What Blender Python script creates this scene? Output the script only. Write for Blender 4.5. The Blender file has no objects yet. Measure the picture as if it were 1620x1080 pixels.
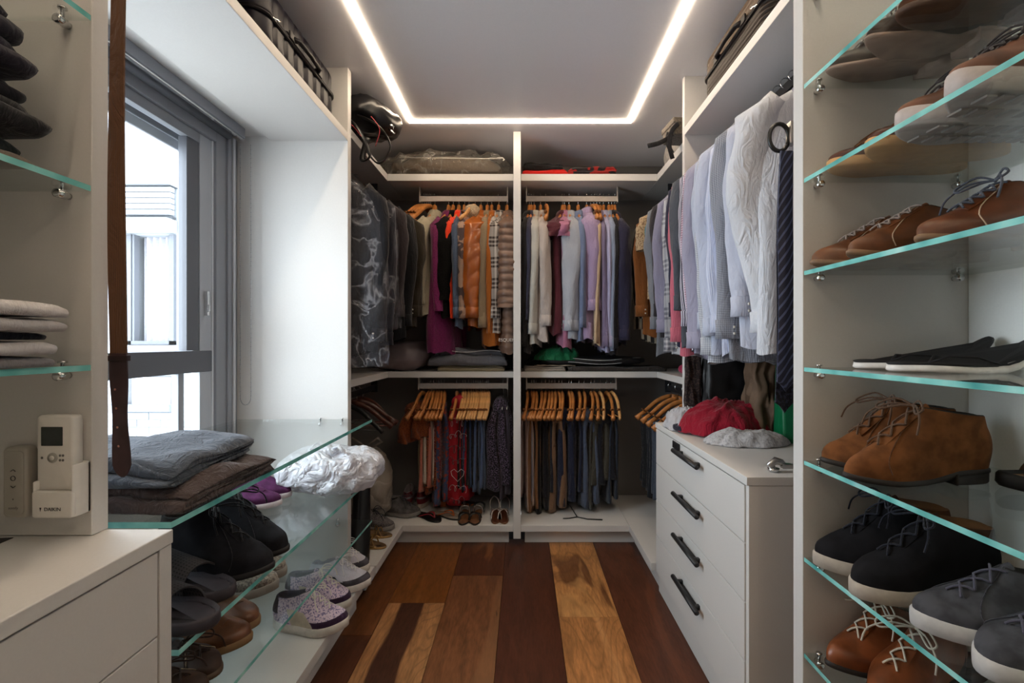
import bpy, math, random
from math import sin, cos, pi, sqrt, atan2, radians
from mathutils import Vector, Matrix, noise
random.seed(7)
SC = bpy.context.scene
COL = SC.collection

# ---------------------------------------------------------------- camera, world, lights, exposure
F, CX, CY, H0 = 740.0, 827.0, 541.0, 1.22      # focal length (px of 1620), principal point, eye height
CEIL = 2.478
cam = bpy.data.cameras.new('camera'); cam_o = bpy.data.objects.new('camera', cam); COL.objects.link(cam_o)
cam_o.location = (0, 0, H0); cam_o.rotation_euler = (pi/2, 0, 0)
cam.sensor_width = 36; cam.lens = F/1620*36; cam.shift_x = -(CX-810)/1620; cam.shift_y = (CY-540)/1620
cam.clip_start = .02
SC.camera = cam_o
SC.view_settings.view_transform = 'Standard'; SC.view_settings.look = 'None'
SC.cycles.diffuse_bounces = 7; SC.cycles.max_bounces = 14; SC.cycles.transparent_max_bounces = 24
SC.view_settings.gamma = 1; SC.view_settings.use_curve_mapping = False
SC.view_settings.exposure = 0.55
LED_POWER, SKY_POWER = 26.0, 9.0
w = bpy.data.worlds.new('overcast_sky'); SC.world = w; w.use_nodes = True
bg = w.node_tree.nodes['Background']; bg.inputs[0].default_value = (.86, .93, 1, 1); bg.inputs[1].default_value = SKY_POWER
def area(name, loc, rot, sx, sy, power, color, portal=False):
    l = bpy.data.lights.new(name, 'AREA'); l.shape = 'RECTANGLE'; l.size = sx; l.size_y = sy
    l.energy = power; l.color = color
    if portal: l.cycles.is_portal = True
    o = bpy.data.objects.new(name, l); COL.objects.link(o); o.location = loc; o.rotation_euler = rot
    return o
area('window_portal', (-1.52, 1.45, 1.2), (0, -pi/2, 0), 2.0, 1.5, 1, (1, 1, 1), True)
# ---------------------------------------------------------------- helpers
def at(px, py, Y):
    return Vector(((px-CX)/F*Y, Y, H0-(py-CY)/F*Y))
def zat(py, Y): return H0-(py-CY)/F*Y
def xat(px, Y): return (px-CX)/F*Y
def nz(x, y, z): return noise.noise((x, y, z))

def tag(o, label=None, cat=None, group=None, kind=None):
    if label: o['label'] = label
    if cat: o['category'] = cat
    if group: o['group'] = group
    if kind: o['kind'] = kind
    return o
def empty(name, loc=(0, 0, 0), rz=0, label=None, cat=None, group=None, kind=None, parent=None):
    o = bpy.data.objects.new(name, None); COL.objects.link(o); o.location = loc; o.rotation_euler = (0, 0, rz)
    o.empty_display_size = .05
    if parent: o.parent = parent
    return tag(o, label, cat, group, kind)

class MB:
    def __init__(s): s.v = []; s.f = []; s.m = []; s.uv = []
    def add(s, vs, fs, mi=0, uvs=None):
        b = len(s.v); s.v += [tuple(p) for p in vs]
        for k, f in enumerate(fs):
            s.f.append(tuple(b+i for i in f)); s.m.append(mi if not callable(mi) else mi(k)); s.uv.append(uvs[k] if uvs else None)
    def box(s, x0, x1, y0, y1, z0, z1, mi=0):
        s.add([(x0,y0,z0),(x1,y0,z0),(x1,y1,z0),(x0,y1,z0),(x0,y0,z1),(x1,y0,z1),(x1,y1,z1),(x0,y1,z1)],
              [(0,3,2,1),(4,5,6,7),(0,1,5,4),(1,2,6,5),(2,3,7,6),(3,0,4,7)], mi)
        return s
    def loft(s, rings, mi=0, cap0=True, cap1=True, closed=True):
        n = len(rings[0]); vs = [p for r in rings for p in r]; fs = []; uv = []
        # uv in metres: u along the ring, v along the loft
        mid = rings[len(rings)//2]; us = [0]
        for j in range(n): us.append(us[-1]+(Vector(mid[(j+1) % n])-Vector(mid[j])).length)
        vv = [0]
        for i in range(1, len(rings)):
            d = sum((Vector(rings[i][j])-Vector(rings[i-1][j])).length for j in range(0, n, max(1, n//6)))/len(range(0, n, max(1, n//6)))
            vv.append(vv[-1]+d)
        mis = []
        for i in range(len(rings)-1):
            for j in range(n if closed else n-1):
                k = (j+1) % n
                fs.append((i*n+j, i*n+k, (i+1)*n+k, (i+1)*n+j))
                uv.append([(us[j], vv[i]), (us[j+1], vv[i]), (us[j+1], vv[i+1]), (us[j], vv[i+1])])
                mis.append(mi(i, j) if callable(mi) else mi)
        b = len(s.v)
        s.v += [tuple(p) for p in vs]
        for k, f in enumerate(fs):
            s.f.append(tuple(b+i for i in f)); s.m.append(mis[k]); s.uv.append(uv[k])
        m0 = mi(0, 0) if callable(mi) else mi; m1 = mi(len(rings)-2, 0) if callable(mi) else mi
        if cap0: s.f.append(tuple(b+i for i in reversed(range(n)))); s.m.append(m0); s.uv.append(None)
        if cap1: s.f.append(tuple(b+(len(rings)-1)*n+i for i in range(n))); s.m.append(m1); s.uv.append(None)
        return s
    def tube(s, pts, r, n=8, mi=0, flat=1.0, up=None, cap=True, closed=False, sm=0):
        pts = [Vector(p) for p in pts]
        if sm and len(pts) > 2 and not isinstance(r, (list, tuple)):
            q = [pts[0]]
            for i in range(len(pts)-1):
                p0, p1, p2, p3 = pts[max(i-1, 0)], pts[i], pts[i+1], pts[min(i+2, len(pts)-1)]
                for k in range(1, sm+1):
                    t = k/sm; q.append(.5*((2*p1)+(p2-p0)*t+(2*p0-5*p1+4*p2-p3)*t*t+(3*p1-p0-3*p2+p3)*t**3))
            pts = q
        N = len(pts); rings = []; prev = None
        for i, p in enumerate(pts):
            if closed: t = (pts[(i+1) % N]-pts[(i-1) % N])
            else: t = (pts[min(i+1, N-1)]-pts[max(i-1, 0)])
            t.normalize()
            if up is not None: a = Vector(up)
            elif prev is not None: a = prev
            else: a = Vector((0, 0, 1)) if abs(t.z) < .9 else Vector((1, 0, 0))
            b = t.cross(a)
            if b.length < 1e-5: b = t.cross(Vector((1, .3, .1)))
            b.normalize(); c = b.cross(t); prev = c
            rr = r[i] if isinstance(r, (list, tuple)) else r
            rings.append([p+b*(cos(2*pi*k/n)*rr)+c*(sin(2*pi*k/n)*rr*flat) for k in range(n)])
        if closed: rings.append(rings[0])
        return s.loft(rings, mi, cap and not closed, cap and not closed)
    def lathe(s, prof, n=20, c=(0, 0, 0), mi=0, axis='z'):
        rings = []
        for r, z in prof:
            ring = []
            for k in range(n):
                a = 2*pi*k/n; p = (r*cos(a), r*sin(a), z)
                if axis == 'x': p = (p[2], p[0], p[1])
                if axis == 'y': p = (p[1], p[2], p[0])
                ring.append((c[0]+p[0], c[1]+p[1], c[2]+p[2]))
            rings.append(ring)
        return s.loft(rings, mi)
    def grid(s, nu, nv, fn, mi=0, thick=0.0, uvs=(1, 1)):
        P = [[Vector(fn(i/(nu-1), j/(nv-1))) for j in range(nv)] for i in range(nu)]
        def em(P, flip):
            vs = [p for r in P for p in r]; fs = []; uv = []
            for i in range(nu-1):
                for j in range(nv-1):
                    q = [(i, j), (i+1, j), (i+1, j+1), (i, j+1)]
                    if flip: q = q[::-1]
                    fs.append(tuple(a*nv+b for a, b in q)); uv.append([(a/(nu-1)*uvs[0], b/(nv-1)*uvs[1]) for a, b in q])
            s.add(vs, fs, mi, uv)
        em(P, False)
        if thick:
            Q = []
            for i in range(nu):
                r = []
                for j in range(nv):
                    du = P[min(i+1, nu-1)][j]-P[max(i-1, 0)][j]; dv = P[i][min(j+1, nv-1)]-P[i][max(j-1, 0)]
                    nn = du.cross(dv); nn.normalize(); r.append(P[i][j]-nn*thick)
                Q.append(r)
            em(Q, True)
            bord = [(i, 0) for i in range(nu)]+[(nu-1, j) for j in range(1, nv)]+[(i, nv-1) for i in range(nu-2, -1, -1)]+[(0, j) for j in range(nv-2, 0, -1)]
            vs = [P[i][j] for i, j in bord]+[Q[i][j] for i, j in bord]; m = len(bord)
            s.add(vs, [(k, m+k, m+(k+1) % m, (k+1) % m) for k in range(m)], mi)
        return s
    def xf(s, M):
        s.v = [tuple(M @ Vector(p)) for p in s.v]; return s
    def build(s, name, mats, parent=None, smooth=True, bevel=0, sub=0, loc=None, rz=0, angle=None):
        me = bpy.data.meshes.new(name); me.from_pydata(s.v, [], s.f)
        if not isinstance(mats, (list, tuple)): mats = [mats]
        for m in mats: me.materials.append(m)
        for i, p in enumerate(me.polygons): p.material_index = s.m[i]; p.use_smooth = smooth
        if any(u for u in s.uv):
            L = me.uv_layers.new(name='UVMap')
            for i, p in enumerate(me.polygons):
                u = s.uv[i]
                if u:
                    for k, li in enumerate(p.loop_indices): L.data[li].uv = u[k]
        me.update()
        o = bpy.data.objects.new(name, me); COL.objects.link(o)
        if parent: o.parent = parent
        if loc: o.location = loc
        if rz: o.rotation_euler = (0, 0, rz)
        if bevel:
            b = o.modifiers.new('b', 'BEVEL'); b.width = bevel; b.segments = 2; b.limit_method = 'ANGLE'
        if sub:
            b = o.modifiers.new('s', 'SUBSURF'); b.levels = sub; b.render_levels = sub
        return o
def copy_tree(o, parent=None):
    c = o.copy(); COL.objects.link(c); c.parent = parent
    for ch in list(o.children): copy_tree(ch, c)
    return c

# ---------------------------------------------------------------- materials
_M = {}
def nodes(name):
    m = bpy.data.materials.new(name); m.use_nodes = True; nt = m.node_tree
    return m, nt, nt.nodes['Principled BSDF']
def N(nt, t, **kw):
    n = nt.nodes.new(t)
    for k, v in kw.items():
        if k.startswith('i_'): n.inputs[k[2:].replace('_', ' ')].default_value = v
        else: setattr(n, k, v)
    return n
def c4(c): return (c[0], c[1], c[2], 1)
def hexc(h):
    r = [int(h[i:i+2], 16)/255 for i in (0, 2, 4)]
    return tuple(x/12.92 if x <= .04045 else ((x+.055)/1.055)**2.4 for x in r)
def mathn(nt, op, a, b=None):
    n = nt.nodes.new('ShaderNodeMath'); n.operation = op
    for i, x in enumerate((a, b)):
        if x is None: continue
        if isinstance(x, (int, float)): n.inputs[i].default_value = x
        else: nt.links.new(x, n.inputs[i])
    return n.outputs[0]
def mixc(nt, fac, a, b):
    n = nt.nodes.new('ShaderNodeMix'); n.data_type = 'RGBA'
    for i, x in ((0, fac), (6, a), (7, b)):
        if isinstance(x, (int, float)): n.inputs[i].default_value = x
        elif isinstance(x, tuple): n.inputs[i].default_value = c4(x)
        else: nt.links.new(x, n.inputs[i])
    return n.outputs[2]
def ramp(nt, fac, stops):
    n = nt.nodes.new('ShaderNodeValToRGB'); e = n.color_ramp.elements
    while len(e) < len(stops): e.new(.5)
    for k, (p, c) in enumerate(stops): e[k].position = p; e[k].color = c4(c)
    nt.links.new(fac, n.inputs[0]); return n.outputs[0]
def bump(nt, b, h, strength=.3, dist=.002):
    n = nt.nodes.new('ShaderNodeBump'); n.inputs['Strength'].default_value = strength; n.inputs['Distance'].default_value = dist
    nt.links.new(h, n.inputs['Height']); nt.links.new(n.outputs[0], b.inputs['Normal'])

def simple(key, col, rough=.5, metal=0, var=.08, vs=60, spec=.5, bmp=0, coat=0):
    if key in _M: return _M[key]
    m, nt, b = nodes(key)
    if isinstance(col, str): col = hexc(col)
    tc = N(nt, 'ShaderNodeTexCoord'); no = N(nt, 'ShaderNodeTexNoise'); no.inputs['Scale'].default_value = vs; no.inputs['Detail'].default_value = 3
    nt.links.new(tc.outputs['Object'], no.inputs['Vector'])
    mr = N(nt, 'ShaderNodeMapRange'); mr.inputs[1].default_value = .36; mr.inputs[2].default_value = .64; nt.links.new(no.outputs[0], mr.inputs[0])
    c = mixc(nt, mr.outputs[0], tuple(x*(1-var) for x in col), tuple(min(1, x*(1+var)) for x in col))
    nt.links.new(c, b.inputs['Base Color'])
    b.inputs['Roughness'].default_value = rough; b.inputs['Metallic'].default_value = metal
    b.inputs['Specular IOR Level'].default_value = spec
    if coat: b.inputs['Coat Weight'].default_value = coat; b.inputs['Coat Roughness'].default_value = .15
    if bmp: bump(nt, b, no.outputs[0], bmp, .003)
    _M[key] = m; return m

def lighten(h, f=1.3):
    return ''.join('%02x' % min(255, int(int(h[i:i+2], 16)*f)) for i in (0, 2, 4))
def fabric(col, kind='plain', col2='ffffff', sc=.02, rough=.85, wr=.25, sheen=.15):
    """cloth: plain / stripe (lengthwise) / cross / check / tweed / dots / camo / floral; scale in metres"""
    key = f'fabric_{kind}_{col}_{col2}_{sc}_{rough}'
    if key in _M: return _M[key]
    m, nt, b = nodes(key); ca, cb = hexc(col), hexc(col2)
    uv = N(nt, 'ShaderNodeUVMap'); tc = N(nt, 'ShaderNodeTexCoord')
    sep = N(nt, 'ShaderNodeSeparateXYZ'); nt.links.new(uv.outputs[0], sep.inputs[0])
    def band(ax, s, duty=.5):
        f = mathn(nt, 'FRACT', mathn(nt, 'MULTIPLY', sep.outputs[ax], 1/s)); return mathn(nt, 'LESS_THAN', f, duty)
    def noi(s, d=2, src='Object'):
        n = N(nt, 'ShaderNodeTexNoise'); n.inputs['Scale'].default_value = s; n.inputs['Detail'].default_value = d
        nt.links.new(tc.outputs[src], n.inputs['Vector']); return n.outputs[0]
    if kind == 'stripe': fac = band(0, sc)
    elif kind == 'pin': fac = band(0, sc, .22)
    elif kind == 'cross': fac = band(1, sc, .3)
    elif kind == 'check': fac = mathn(nt, 'MULTIPLY', mathn(nt, 'ADD', band(0, sc, .35), band(1, sc, .35)), .5)
    elif kind == 'plaid':
        fac = mathn(nt, 'MULTIPLY', mathn(nt, 'ADD', mathn(nt, 'MULTIPLY', band(1, sc, .5), band(1, sc/5, .55)), mathn(nt, 'MULTIPLY', band(0, sc, .5), band(0, sc/5, .55))), .5)
    elif kind in ('camo', 'floral', 'tweed', 'dots'):
        v = noi({'camo': 18, 'floral': 45, 'tweed': 160, 'dots': 120}[kind], 1)
        fac = mathn(nt, 'GREATER_THAN', v, {'camo': .52, 'floral': .57, 'tweed': .55, 'dots': .56}[kind])
    else: fac = None
    c = mixc(nt, fac, ca, cb) if fac is not None else mixc(nt, noi(9), tuple(x*.9 for x in ca), tuple(min(1, x*1.1) for x in ca))
    nt.links.new(c, b.inputs['Base Color'])
    b.inputs['Roughness'].default_value = rough; b.inputs['Specular IOR Level'].default_value = .25
    b.inputs['Sheen Weight'].default_value = sheen
    mp = N(nt, 'ShaderNodeMapping'); mp.inputs['Scale'].default_value = (1, 1, .35); nt.links.new(tc.outputs['Object'], mp.inputs[0])
    wn = N(nt, 'ShaderNodeTexNoise'); wn.inputs['Scale'].default_value = 26; wn.inputs['Detail'].default_value = 4; wn.inputs['Distortion'].default_value = 1.4; nt.links.new(mp.outputs[0], wn.inputs['Vector'])
    ridge = mathn(nt, 'ABSOLUTE', mathn(nt, 'SUBTRACT', wn.outputs[0], .5))
    h = mathn(nt, 'ADD', mathn(nt, 'MULTIPLY', noi(500, 1), .03), mathn(nt, 'ADD', mathn(nt, 'MULTIPLY', ridge, 1.2), mathn(nt, 'MULTIPLY', noi(12, 3), .5)))
    bump(nt, b, h, min(.8, wr*1.5), .026)
    _M[key] = m; return m

def laminate(key, col, rough=.55):
    if key in _M: return _M[key]
    m, nt, b = nodes(key)
    tc = N(nt, 'ShaderNodeTexCoord'); no = N(nt, 'ShaderNodeTexNoise'); no.inputs['Scale'].default_value = 240; no.inputs['Detail'].default_value = 2
    n2 = N(nt, 'ShaderNodeTexNoise'); n2.inputs['Scale'].default_value = 3
    for q in (no, n2): nt.links.new(tc.outputs['Object'], q.inputs['Vector'])
    c = mixc(nt, mathn(nt, 'ADD', mathn(nt, 'MULTIPLY', no.outputs[0], .6), mathn(nt, 'MULTIPLY', n2.outputs[0], .4)), tuple(x*.93 for x in col), tuple(x*1.06 for x in col))
    nt.links.new(c, b.inputs['Base Color']); b.inputs['Roughness'].default_value = rough; b.inputs['Specular IOR Level'].default_value = .35
    bump(nt, b, no.outputs[0], .12, .0006)
    _M[key] = m; return m

def schlick(nt, f0=.04):
    lw = N(nt, 'ShaderNodeLayerWeight'); lw.inputs[0].default_value = .5
    return mathn(nt, 'ADD', mathn(nt, 'MULTIPLY', mathn(nt, 'POWER', lw.outputs[1], 5), .85), f0)
def glass_mats():
    m = bpy.data.materials.new('shelf_glass'); m.use_nodes = True; nt = m.node_tree; nt.nodes.clear()
    out = N(nt, 'ShaderNodeOutputMaterial'); tr = N(nt, 'ShaderNodeBsdfTransparent'); gl = N(nt, 'ShaderNodeBsdfGlossy')
    tr.inputs[0].default_value = (.96, .985, .98, 1); gl.inputs['Roughness'].default_value = .02
    mx = N(nt, 'ShaderNodeMixShader')
    nt.links.new(schlick(nt), mx.inputs[0]); nt.links.new(tr.outputs[0], mx.inputs[1]); nt.links.new(gl.outputs[0], mx.inputs[2])
    nt.links.new(mx.outputs[0], out.inputs[0])
    e, nt, b = nodes('glass_edge')
    tc = N(nt, 'ShaderNodeTexCoord'); no = N(nt, 'ShaderNodeTexNoise'); no.inputs['Scale'].default_value = 14
    nt.links.new(tc.outputs['Object'], no.inputs['Vector'])
    nt.links.new(ramp(nt, no.outputs[0], [(.3, hexc('4f9f9c')), (.55, hexc('86cfca')), (.75, hexc('b4e4de'))]), b.inputs['Base Color'])
    b.inputs['Roughness'].default_value = .12; b.inputs['Subsurface Weight'].default_value = 0
    return m, e
GLASS, EDGE = glass_mats()
def plastic_film(key, tint=(.95, .95, .95), dens=.35, rough=.12, milky=(.8, .8, .8), sc=8, bd=.035):
    if key in _M: return _M[key]
    m = bpy.data.materials.new(key); m.use_nodes = True; nt = m.node_tree; nt.nodes.clear()
    out = N(nt, 'ShaderNodeOutputMaterial'); tr = N(nt, 'ShaderNodeBsdfTransparent'); b = N(nt, 'ShaderNodeBsdfPrincipled')
    tr.inputs[0].default_value = c4(tint); b.inputs['Base Color'].default_value = c4(milky); b.inputs['Roughness'].default_value = rough
    b.inputs['Specular IOR Level'].default_value = 1.0
    tc = N(nt, 'ShaderNodeTexCoord'); no = N(nt, 'ShaderNodeTexNoise'); no.inputs['Scale'].default_value = sc; no.inputs['Detail'].default_value = 3; no.inputs['Distortion'].default_value = .5
    nt.links.new(tc.outputs['Object'], no.inputs['Vector'])
    rd = mathn(nt, 'ABSOLUTE', mathn(nt, 'SUBTRACT', no.outputs[0], .5))
    bm = N(nt, 'ShaderNodeBump'); bm.inputs['Strength'].default_value = 1; bm.inputs['Distance'].default_value = bd
    nt.links.new(rd, bm.inputs['Height']); nt.links.new(bm.outputs[0], b.inputs['Normal'])
    mx = N(nt, 'ShaderNodeMixShader')
    cr = nt.nodes.new('ShaderNodeMapRange'); cr.inputs[1].default_value = .05; cr.inputs[2].default_value = 0; nt.links.new(rd, cr.inputs[0])
    f = mathn(nt, 'MINIMUM', mathn(nt, 'ADD', mathn(nt, 'MULTIPLY', mathn(nt, 'POWER', cr.outputs[0], 2.0), .26), dens), 1.0)
    nt.links.new(f, mx.inputs[0]); nt.links.new(tr.outputs[0], mx.inputs[1]); nt.links.new(b.outputs[0], mx.inputs[2]); nt.links.new(mx.outputs[0], out.inputs[0])
    _M[key] = m; return m
def emit(key, col, s):
    m = bpy.data.materials.new(key); m.use_nodes = True; nt = m.node_tree; nt.nodes.clear()
    o = N(nt, 'ShaderNodeOutputMaterial'); e = N(nt, 'ShaderNodeEmission'); e.inputs[0].default_value = c4(col); e.inputs[1].default_value = s
    nt.links.new(e.outputs[0], o.inputs[0]); return m

LAM = laminate('light_laminate', (.64, .625, .61)); LAM_SHADE = laminate('shaded_laminate', (.20, .19, .185)); LAM_DK = laminate('dark_inner_laminate', (.13, .12, .12))  # second one: same pale laminate with the shade of the bays put into its colour
STEEL = simple('brushed_steel', 'b9b7b4', .3, 1, .03); CHROME = simple('chrome', 'd8d8d8', .12, 1, .02)
RAILM = simple('rail_aluminium', 'b4ada6', .45, .6, .04)
BLACKM = simple('black_metal', '2a2a2c', .45, .3, .1)
ALU = laminate('window_aluminium', hexc('8d9097'), .45); ALU_DK = laminate('window_aluminium_dark', hexc('5e6067'), .5)
WOODH = simple('beech_hanger', hexc('b5743c'), .35, 0, .2, 30, .5); WOODL = simple('pale_hanger', hexc('d9a468'), .35, 0, .18, 30, .5)
WOODD = simple('dark_wood_hanger', hexc('4a2418'), .35, 0, .25, 30)

# ================================================================ ROOM SHELL
def plank_mat(i, base, dark, light, figure, seed, heart=None):
    m, nt, b = nodes('floor_wood_%02d' % i)
    tc = N(nt, 'ShaderNodeTexCoord'); mp = N(nt, 'ShaderNodeMapping')
    mp.inputs['Location'].default_value = (seed*3.1, seed*1.7, 0); mp.inputs['Scale'].default_value = (1, .16, 1)
    nt.links.new(tc.outputs['Object'], mp.inputs[0])
    def noi(s, d, dist, v=mp.outputs[0]):
        n = N(nt, 'ShaderNodeTexNoise'); n.inputs['Scale'].default_value = s; n.inputs['Detail'].default_value = d; n.inputs['Distortion'].default_value = dist
        nt.links.new(v, n.inputs['Vector']); return n.outputs[0]
    def rng(v, a, b_):
        r = nt.nodes.new('ShaderNodeMapRange'); r.inputs[1].default_value = a; r.inputs[2].default_value = b_; nt.links.new(v, r.inputs[0]); return r.outputs[0]
    fine = rng(noi(130, 4, .4), .33, .67); big = noi(3.4, 3, 1.2); mid = rng(noi(24, 3, .8), .35, .65); slow = noi(2.6, 2, .7)
    rings = mathn(nt, 'ABSOLUTE', mathn(nt, 'SUBTRACT', mathn(nt, 'FRACT', mathn(nt, 'MULTIPLY', slow, 26.0)), .5))
    rings = rng(rings, .0, .16)
    c = mixc(nt, mathn(nt, 'ADD', mathn(nt, 'MULTIPLY', fine, .5), mathn(nt, 'MULTIPLY', mid, .5)), tuple(x*.60 for x in base), tuple(x*1.30 for x in base))
    c = mixc(nt, mathn(nt, 'MULTIPLY', mathn(nt, 'SUBTRACT', 1.0, rings), .55 if figure > .3 else .15), c, tuple(x*.45 for x in base))
    if heart:
        sx = N(nt, 'ShaderNodeSeparateXYZ'); nt.links.new(tc.outputs['Object'], sx.inputs[0])
        wob = mathn(nt, 'MULTIPLY', mathn(nt, 'SUBTRACT', noi(3, 3, .6), .5), heart[2])
        dd = mathn(nt, 'ABSOLUTE', mathn(nt, 'SUBTRACT', mathn(nt, 'ADD', sx.outputs[0], wob), heart[0]))
        hm = mathn(nt, 'SUBTRACT', 1.0, rng(dd, heart[1]-.006, heart[1]+.006))
        c = mixc(nt, mathn(nt, 'MULTIPLY', hm, .93), c, mixc(nt, fine, tuple(x*.7 for x in dark), tuple(x*1.5 for x in dark)))
    else:
        c = mixc(nt, mathn(nt, 'MULTIPLY', rng(big, .56+.12*(1-figure), .60+.13*(1-figure)), .8), c, dark)
    c = mixc(nt, mathn(nt, 'MULTIPLY', rng(noi(7, 3, .8), .60, .66), .45), c, light)
    kn = rng(noi(9, 4, 2.0), .70, .73); c = mixc(nt, mathn(nt, 'MULTIPLY', kn, .85), c, tuple(x*.5 for x in dark))
    nt.links.new(c, b.inputs['Base Color'])
    b.inputs['Roughness'].default_value = .38; b.inputs['Specular IOR Level'].default_value = .35
    bump(nt, b, fine, .15, .001)
    return m
floor = empty('floor', kind='structure')
R_, D_, M_ = hexc('6e3520'), hexc('4a2418'), hexc('6b4830')
PL = [ # x0,x1,y0,y1,base,dark,light,figure
 (-.893,-.629,1.948,2.9,'683c1e','341a10','8a5a30',.1),(-.893,-.629,-1.3,1.948,'4e2a18','26120c','7a4a2a',.2),
 (-.629,-.364,2.19,2.9,'74441e','3c1e0e','946030',.05),(-.629,-.364,-1.3,2.19,'a07048','341a14','c89468',.75),
 (-.364,-.103,2.446,2.9,'542c1a','2a140c','9a6034',.3),(-.364,-.103,-1.3,2.446,'74492e','4a2a1a','8a6040',.1),
 (-.103,.160,-1.3,2.9,'4e2a1c','2c140e','6e3c26',.25),
 (.160,.427,2.077,2.9,'b07a48','5a341c','c8945c',.35),(.160,.427,-1.3,2.077,'ac7444','5c361e','c89460',.4),
 (.427,.69,-1.3,2.9,'56301f','341a12','704028',.15),(-1.34,-.893,-1.3,2.9,'6a3a20','3a1a10','8a5a30',.1),(.69,1.34,-1.3,2.9,'6a3a20','3a1a10','8a5a30',.1)]
for i, (x0, x1, y0, y1, b_, d_, l_, fg) in enumerate(PL):
    MB().box(x0+.0008, x1-.0008, y0+.0008, y1-.0008, -.02, 0).build('floor_plank', plank_mat(i, hexc(b_), hexc(d_), hexc(l_), fg, i+1, (-.50, .058, .16) if i == 3 else None), floor, False, .0008)
MB().box(-1.36, 1.36, -1.3, 3.37, -.06, -.0205).build('subfloor', simple('subfloor', '2a1a12', .9), floor, False)

ceilm, nt, b = nodes('stretch_ceiling')
tc = N(nt, 'ShaderNodeTexCoord'); no = N(nt, 'ShaderNodeTexNoise'); no.inputs['Scale'].default_value = 150; nt.links.new(tc.outputs['Object'], no.inputs['Vector'])
nt.links.new(mixc(nt, no.outputs[0], (.82, .81, .84), (.87, .86, .89)), b.inputs['Base Color']); b.inputs['Roughness'].default_value = .28; b.inputs['Specular IOR Level'].default_value = .5
ceiling = empty('ceiling', kind='structure')
MB().box(-1.36, 1.36, -1.3, 3.37, CEIL, CEIL+.08).build('ceiling_panel', ceilm, ceiling, False)
# light line let into the ceiling
led = empty('ceiling_light', (0, 0, CEIL), label='continuous rectangular warm light strip set into the ceiling', cat='light')
LEDM = emit('led_diffuser', (1, .80, .58), LED_POWER)
xl, xr, yf, yn, hw = -.64, .61, 2.665, -.6, .0105
m = MB(); z0, z1 = -.006, -.0005
m.box(xl-hw, xl+hw, yn, yf+hw, z0, z1); m.box(xr-hw, xr+hw, yn, yf+hw, z0, z1); m.box(xl+hw, xr-hw, yf-hw, yf+hw, z0, z1); m.box(xl+hw, xr-hw, yn, yn+2*hw, z0, z1)
m.build('diffuser', LEDM, led, False)
m = MB(); m.box(xl-hw+.003, xl+hw-.003, yn, yf, -.0006, 0); m.build('channel', simple('led_channel', 'e6ddd0', .5), led, False)

WALLM = laminate('painted_wall', (.55, .54, .53), .7)
def struct(name, *boxes, mat=WALLM):
    m = MB()
    for b in boxes: m.box(*b)
    return tag(m.build(name, mat, None, False), kind='structure')
WY0, WY1, WZ0, WZ1 = .95, 2.06, .70, 2.13           # window opening in the left wall
struct('wall_left', (-1.46, -1.34, -1.3, WY0, 0, CEIL), (-1.46, -1.34, WY1, 3.37, 0, CEIL), (-1.46, -1.34, WY0, WY1, 0, WZ0), (-1.46, -1.34, WY0, WY1, WZ1, CEIL))
struct('wall_right', (1.34, 1.46, -1.3, 3.37, 0, CEIL))
struct('wall_back', (-1.46, 1.46, 3.37, 3.47, 0, CEIL))
struct('wall_front', (-1.46, -.55, -1.4, -1.3, 0, CEIL), (.55, 1.46, -1.4, -1.3, 0, CEIL), (-.55, .55, -1.4, -1.3, 2.15, CEIL))

struct('added_door_1', (-.55, .55, -1.35, -1.31, 0, 2.15), mat=laminate('light_laminate', (.6, .59, .57)))  # unseen door added to shut sky light out of the doorway
# ---------------------------------------------------------------- wardrobe carcass across the end of the room
def box(name, parent, mat, *b, bevel=.0015):
    m = MB(); m.box(*b); return m.build(name, mat, parent, False, bevel)
wd = empty('corner_wardrobe', (0, 3.0, 0), label='built-in open wardrobe of pale laminate across the end of the room', cat='wardrobe')
wd.location = (0, 0, 0)
box('back_panel', wd, LAM_SHADE, -1.34, 1.34, 3.35, 3.368, 0, CEIL)
box('side_panel', wd, LAM_SHADE, -1.338, -1.322, 2.182, 3.35, 0, CEIL)
box('side_panel', wd, LAM_SHADE, 1.322, 1.338, 2.242, 3.35, 0, CEIL)
box('divider_panel', wd, LAM, -.056, -.012, 2.795, 3.35, .045, CEIL)
YT, YM = 2.94, 2.95
for a, b_ in ((-.85, -.057), (-.011, .845)):
    box('top_shelf', wd, LAM, a, b_, YT, 3.35, 2.234, 2.277)
    box('middle_shelf', wd, LAM, a, b_, YM, 3.35, .996, 1.034)
box('top_shelf', wd, LAM, -1.322, -.851, 2.182, 3.35, 2.234, 2.277); box('top_shelf', wd, LAM, .846, 1.322, 2.242, 3.35, 2.234, 2.277)
box('middle_shelf', wd, LAM, -1.322, -.851, 2.182, 3.35, .996, 1.034); box('middle_shelf', wd, LAM, .846, 1.322, 2.242, 3.35, .996, 1.034)
for a, b_ in ((-.717, -.057), (-.011, .636)): box('base_platform', wd, LAM, a, b_, 2.795, 3.35, .087, .125)
box('base_platform', wd, LAM, -1.322, -.7175, 2.295, 3.35, .087, .125); box('base_platform', wd, LAM, .6365, 1.322, 2.32, 3.35, .087, .125)
box('plinth', wd, LAM, -.77, -.085, 2.85, 2.866, .001, .087); box('plinth', wd, LAM, .012, .68, 2.85, 2.866, .001, .087)
box('plinth', wd, LAM, -.785, -.77, 2.295, 2.85, .001, .087); box('plinth', wd, LAM, .68, .696, 2.32, 2.85, .001, .087)

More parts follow.
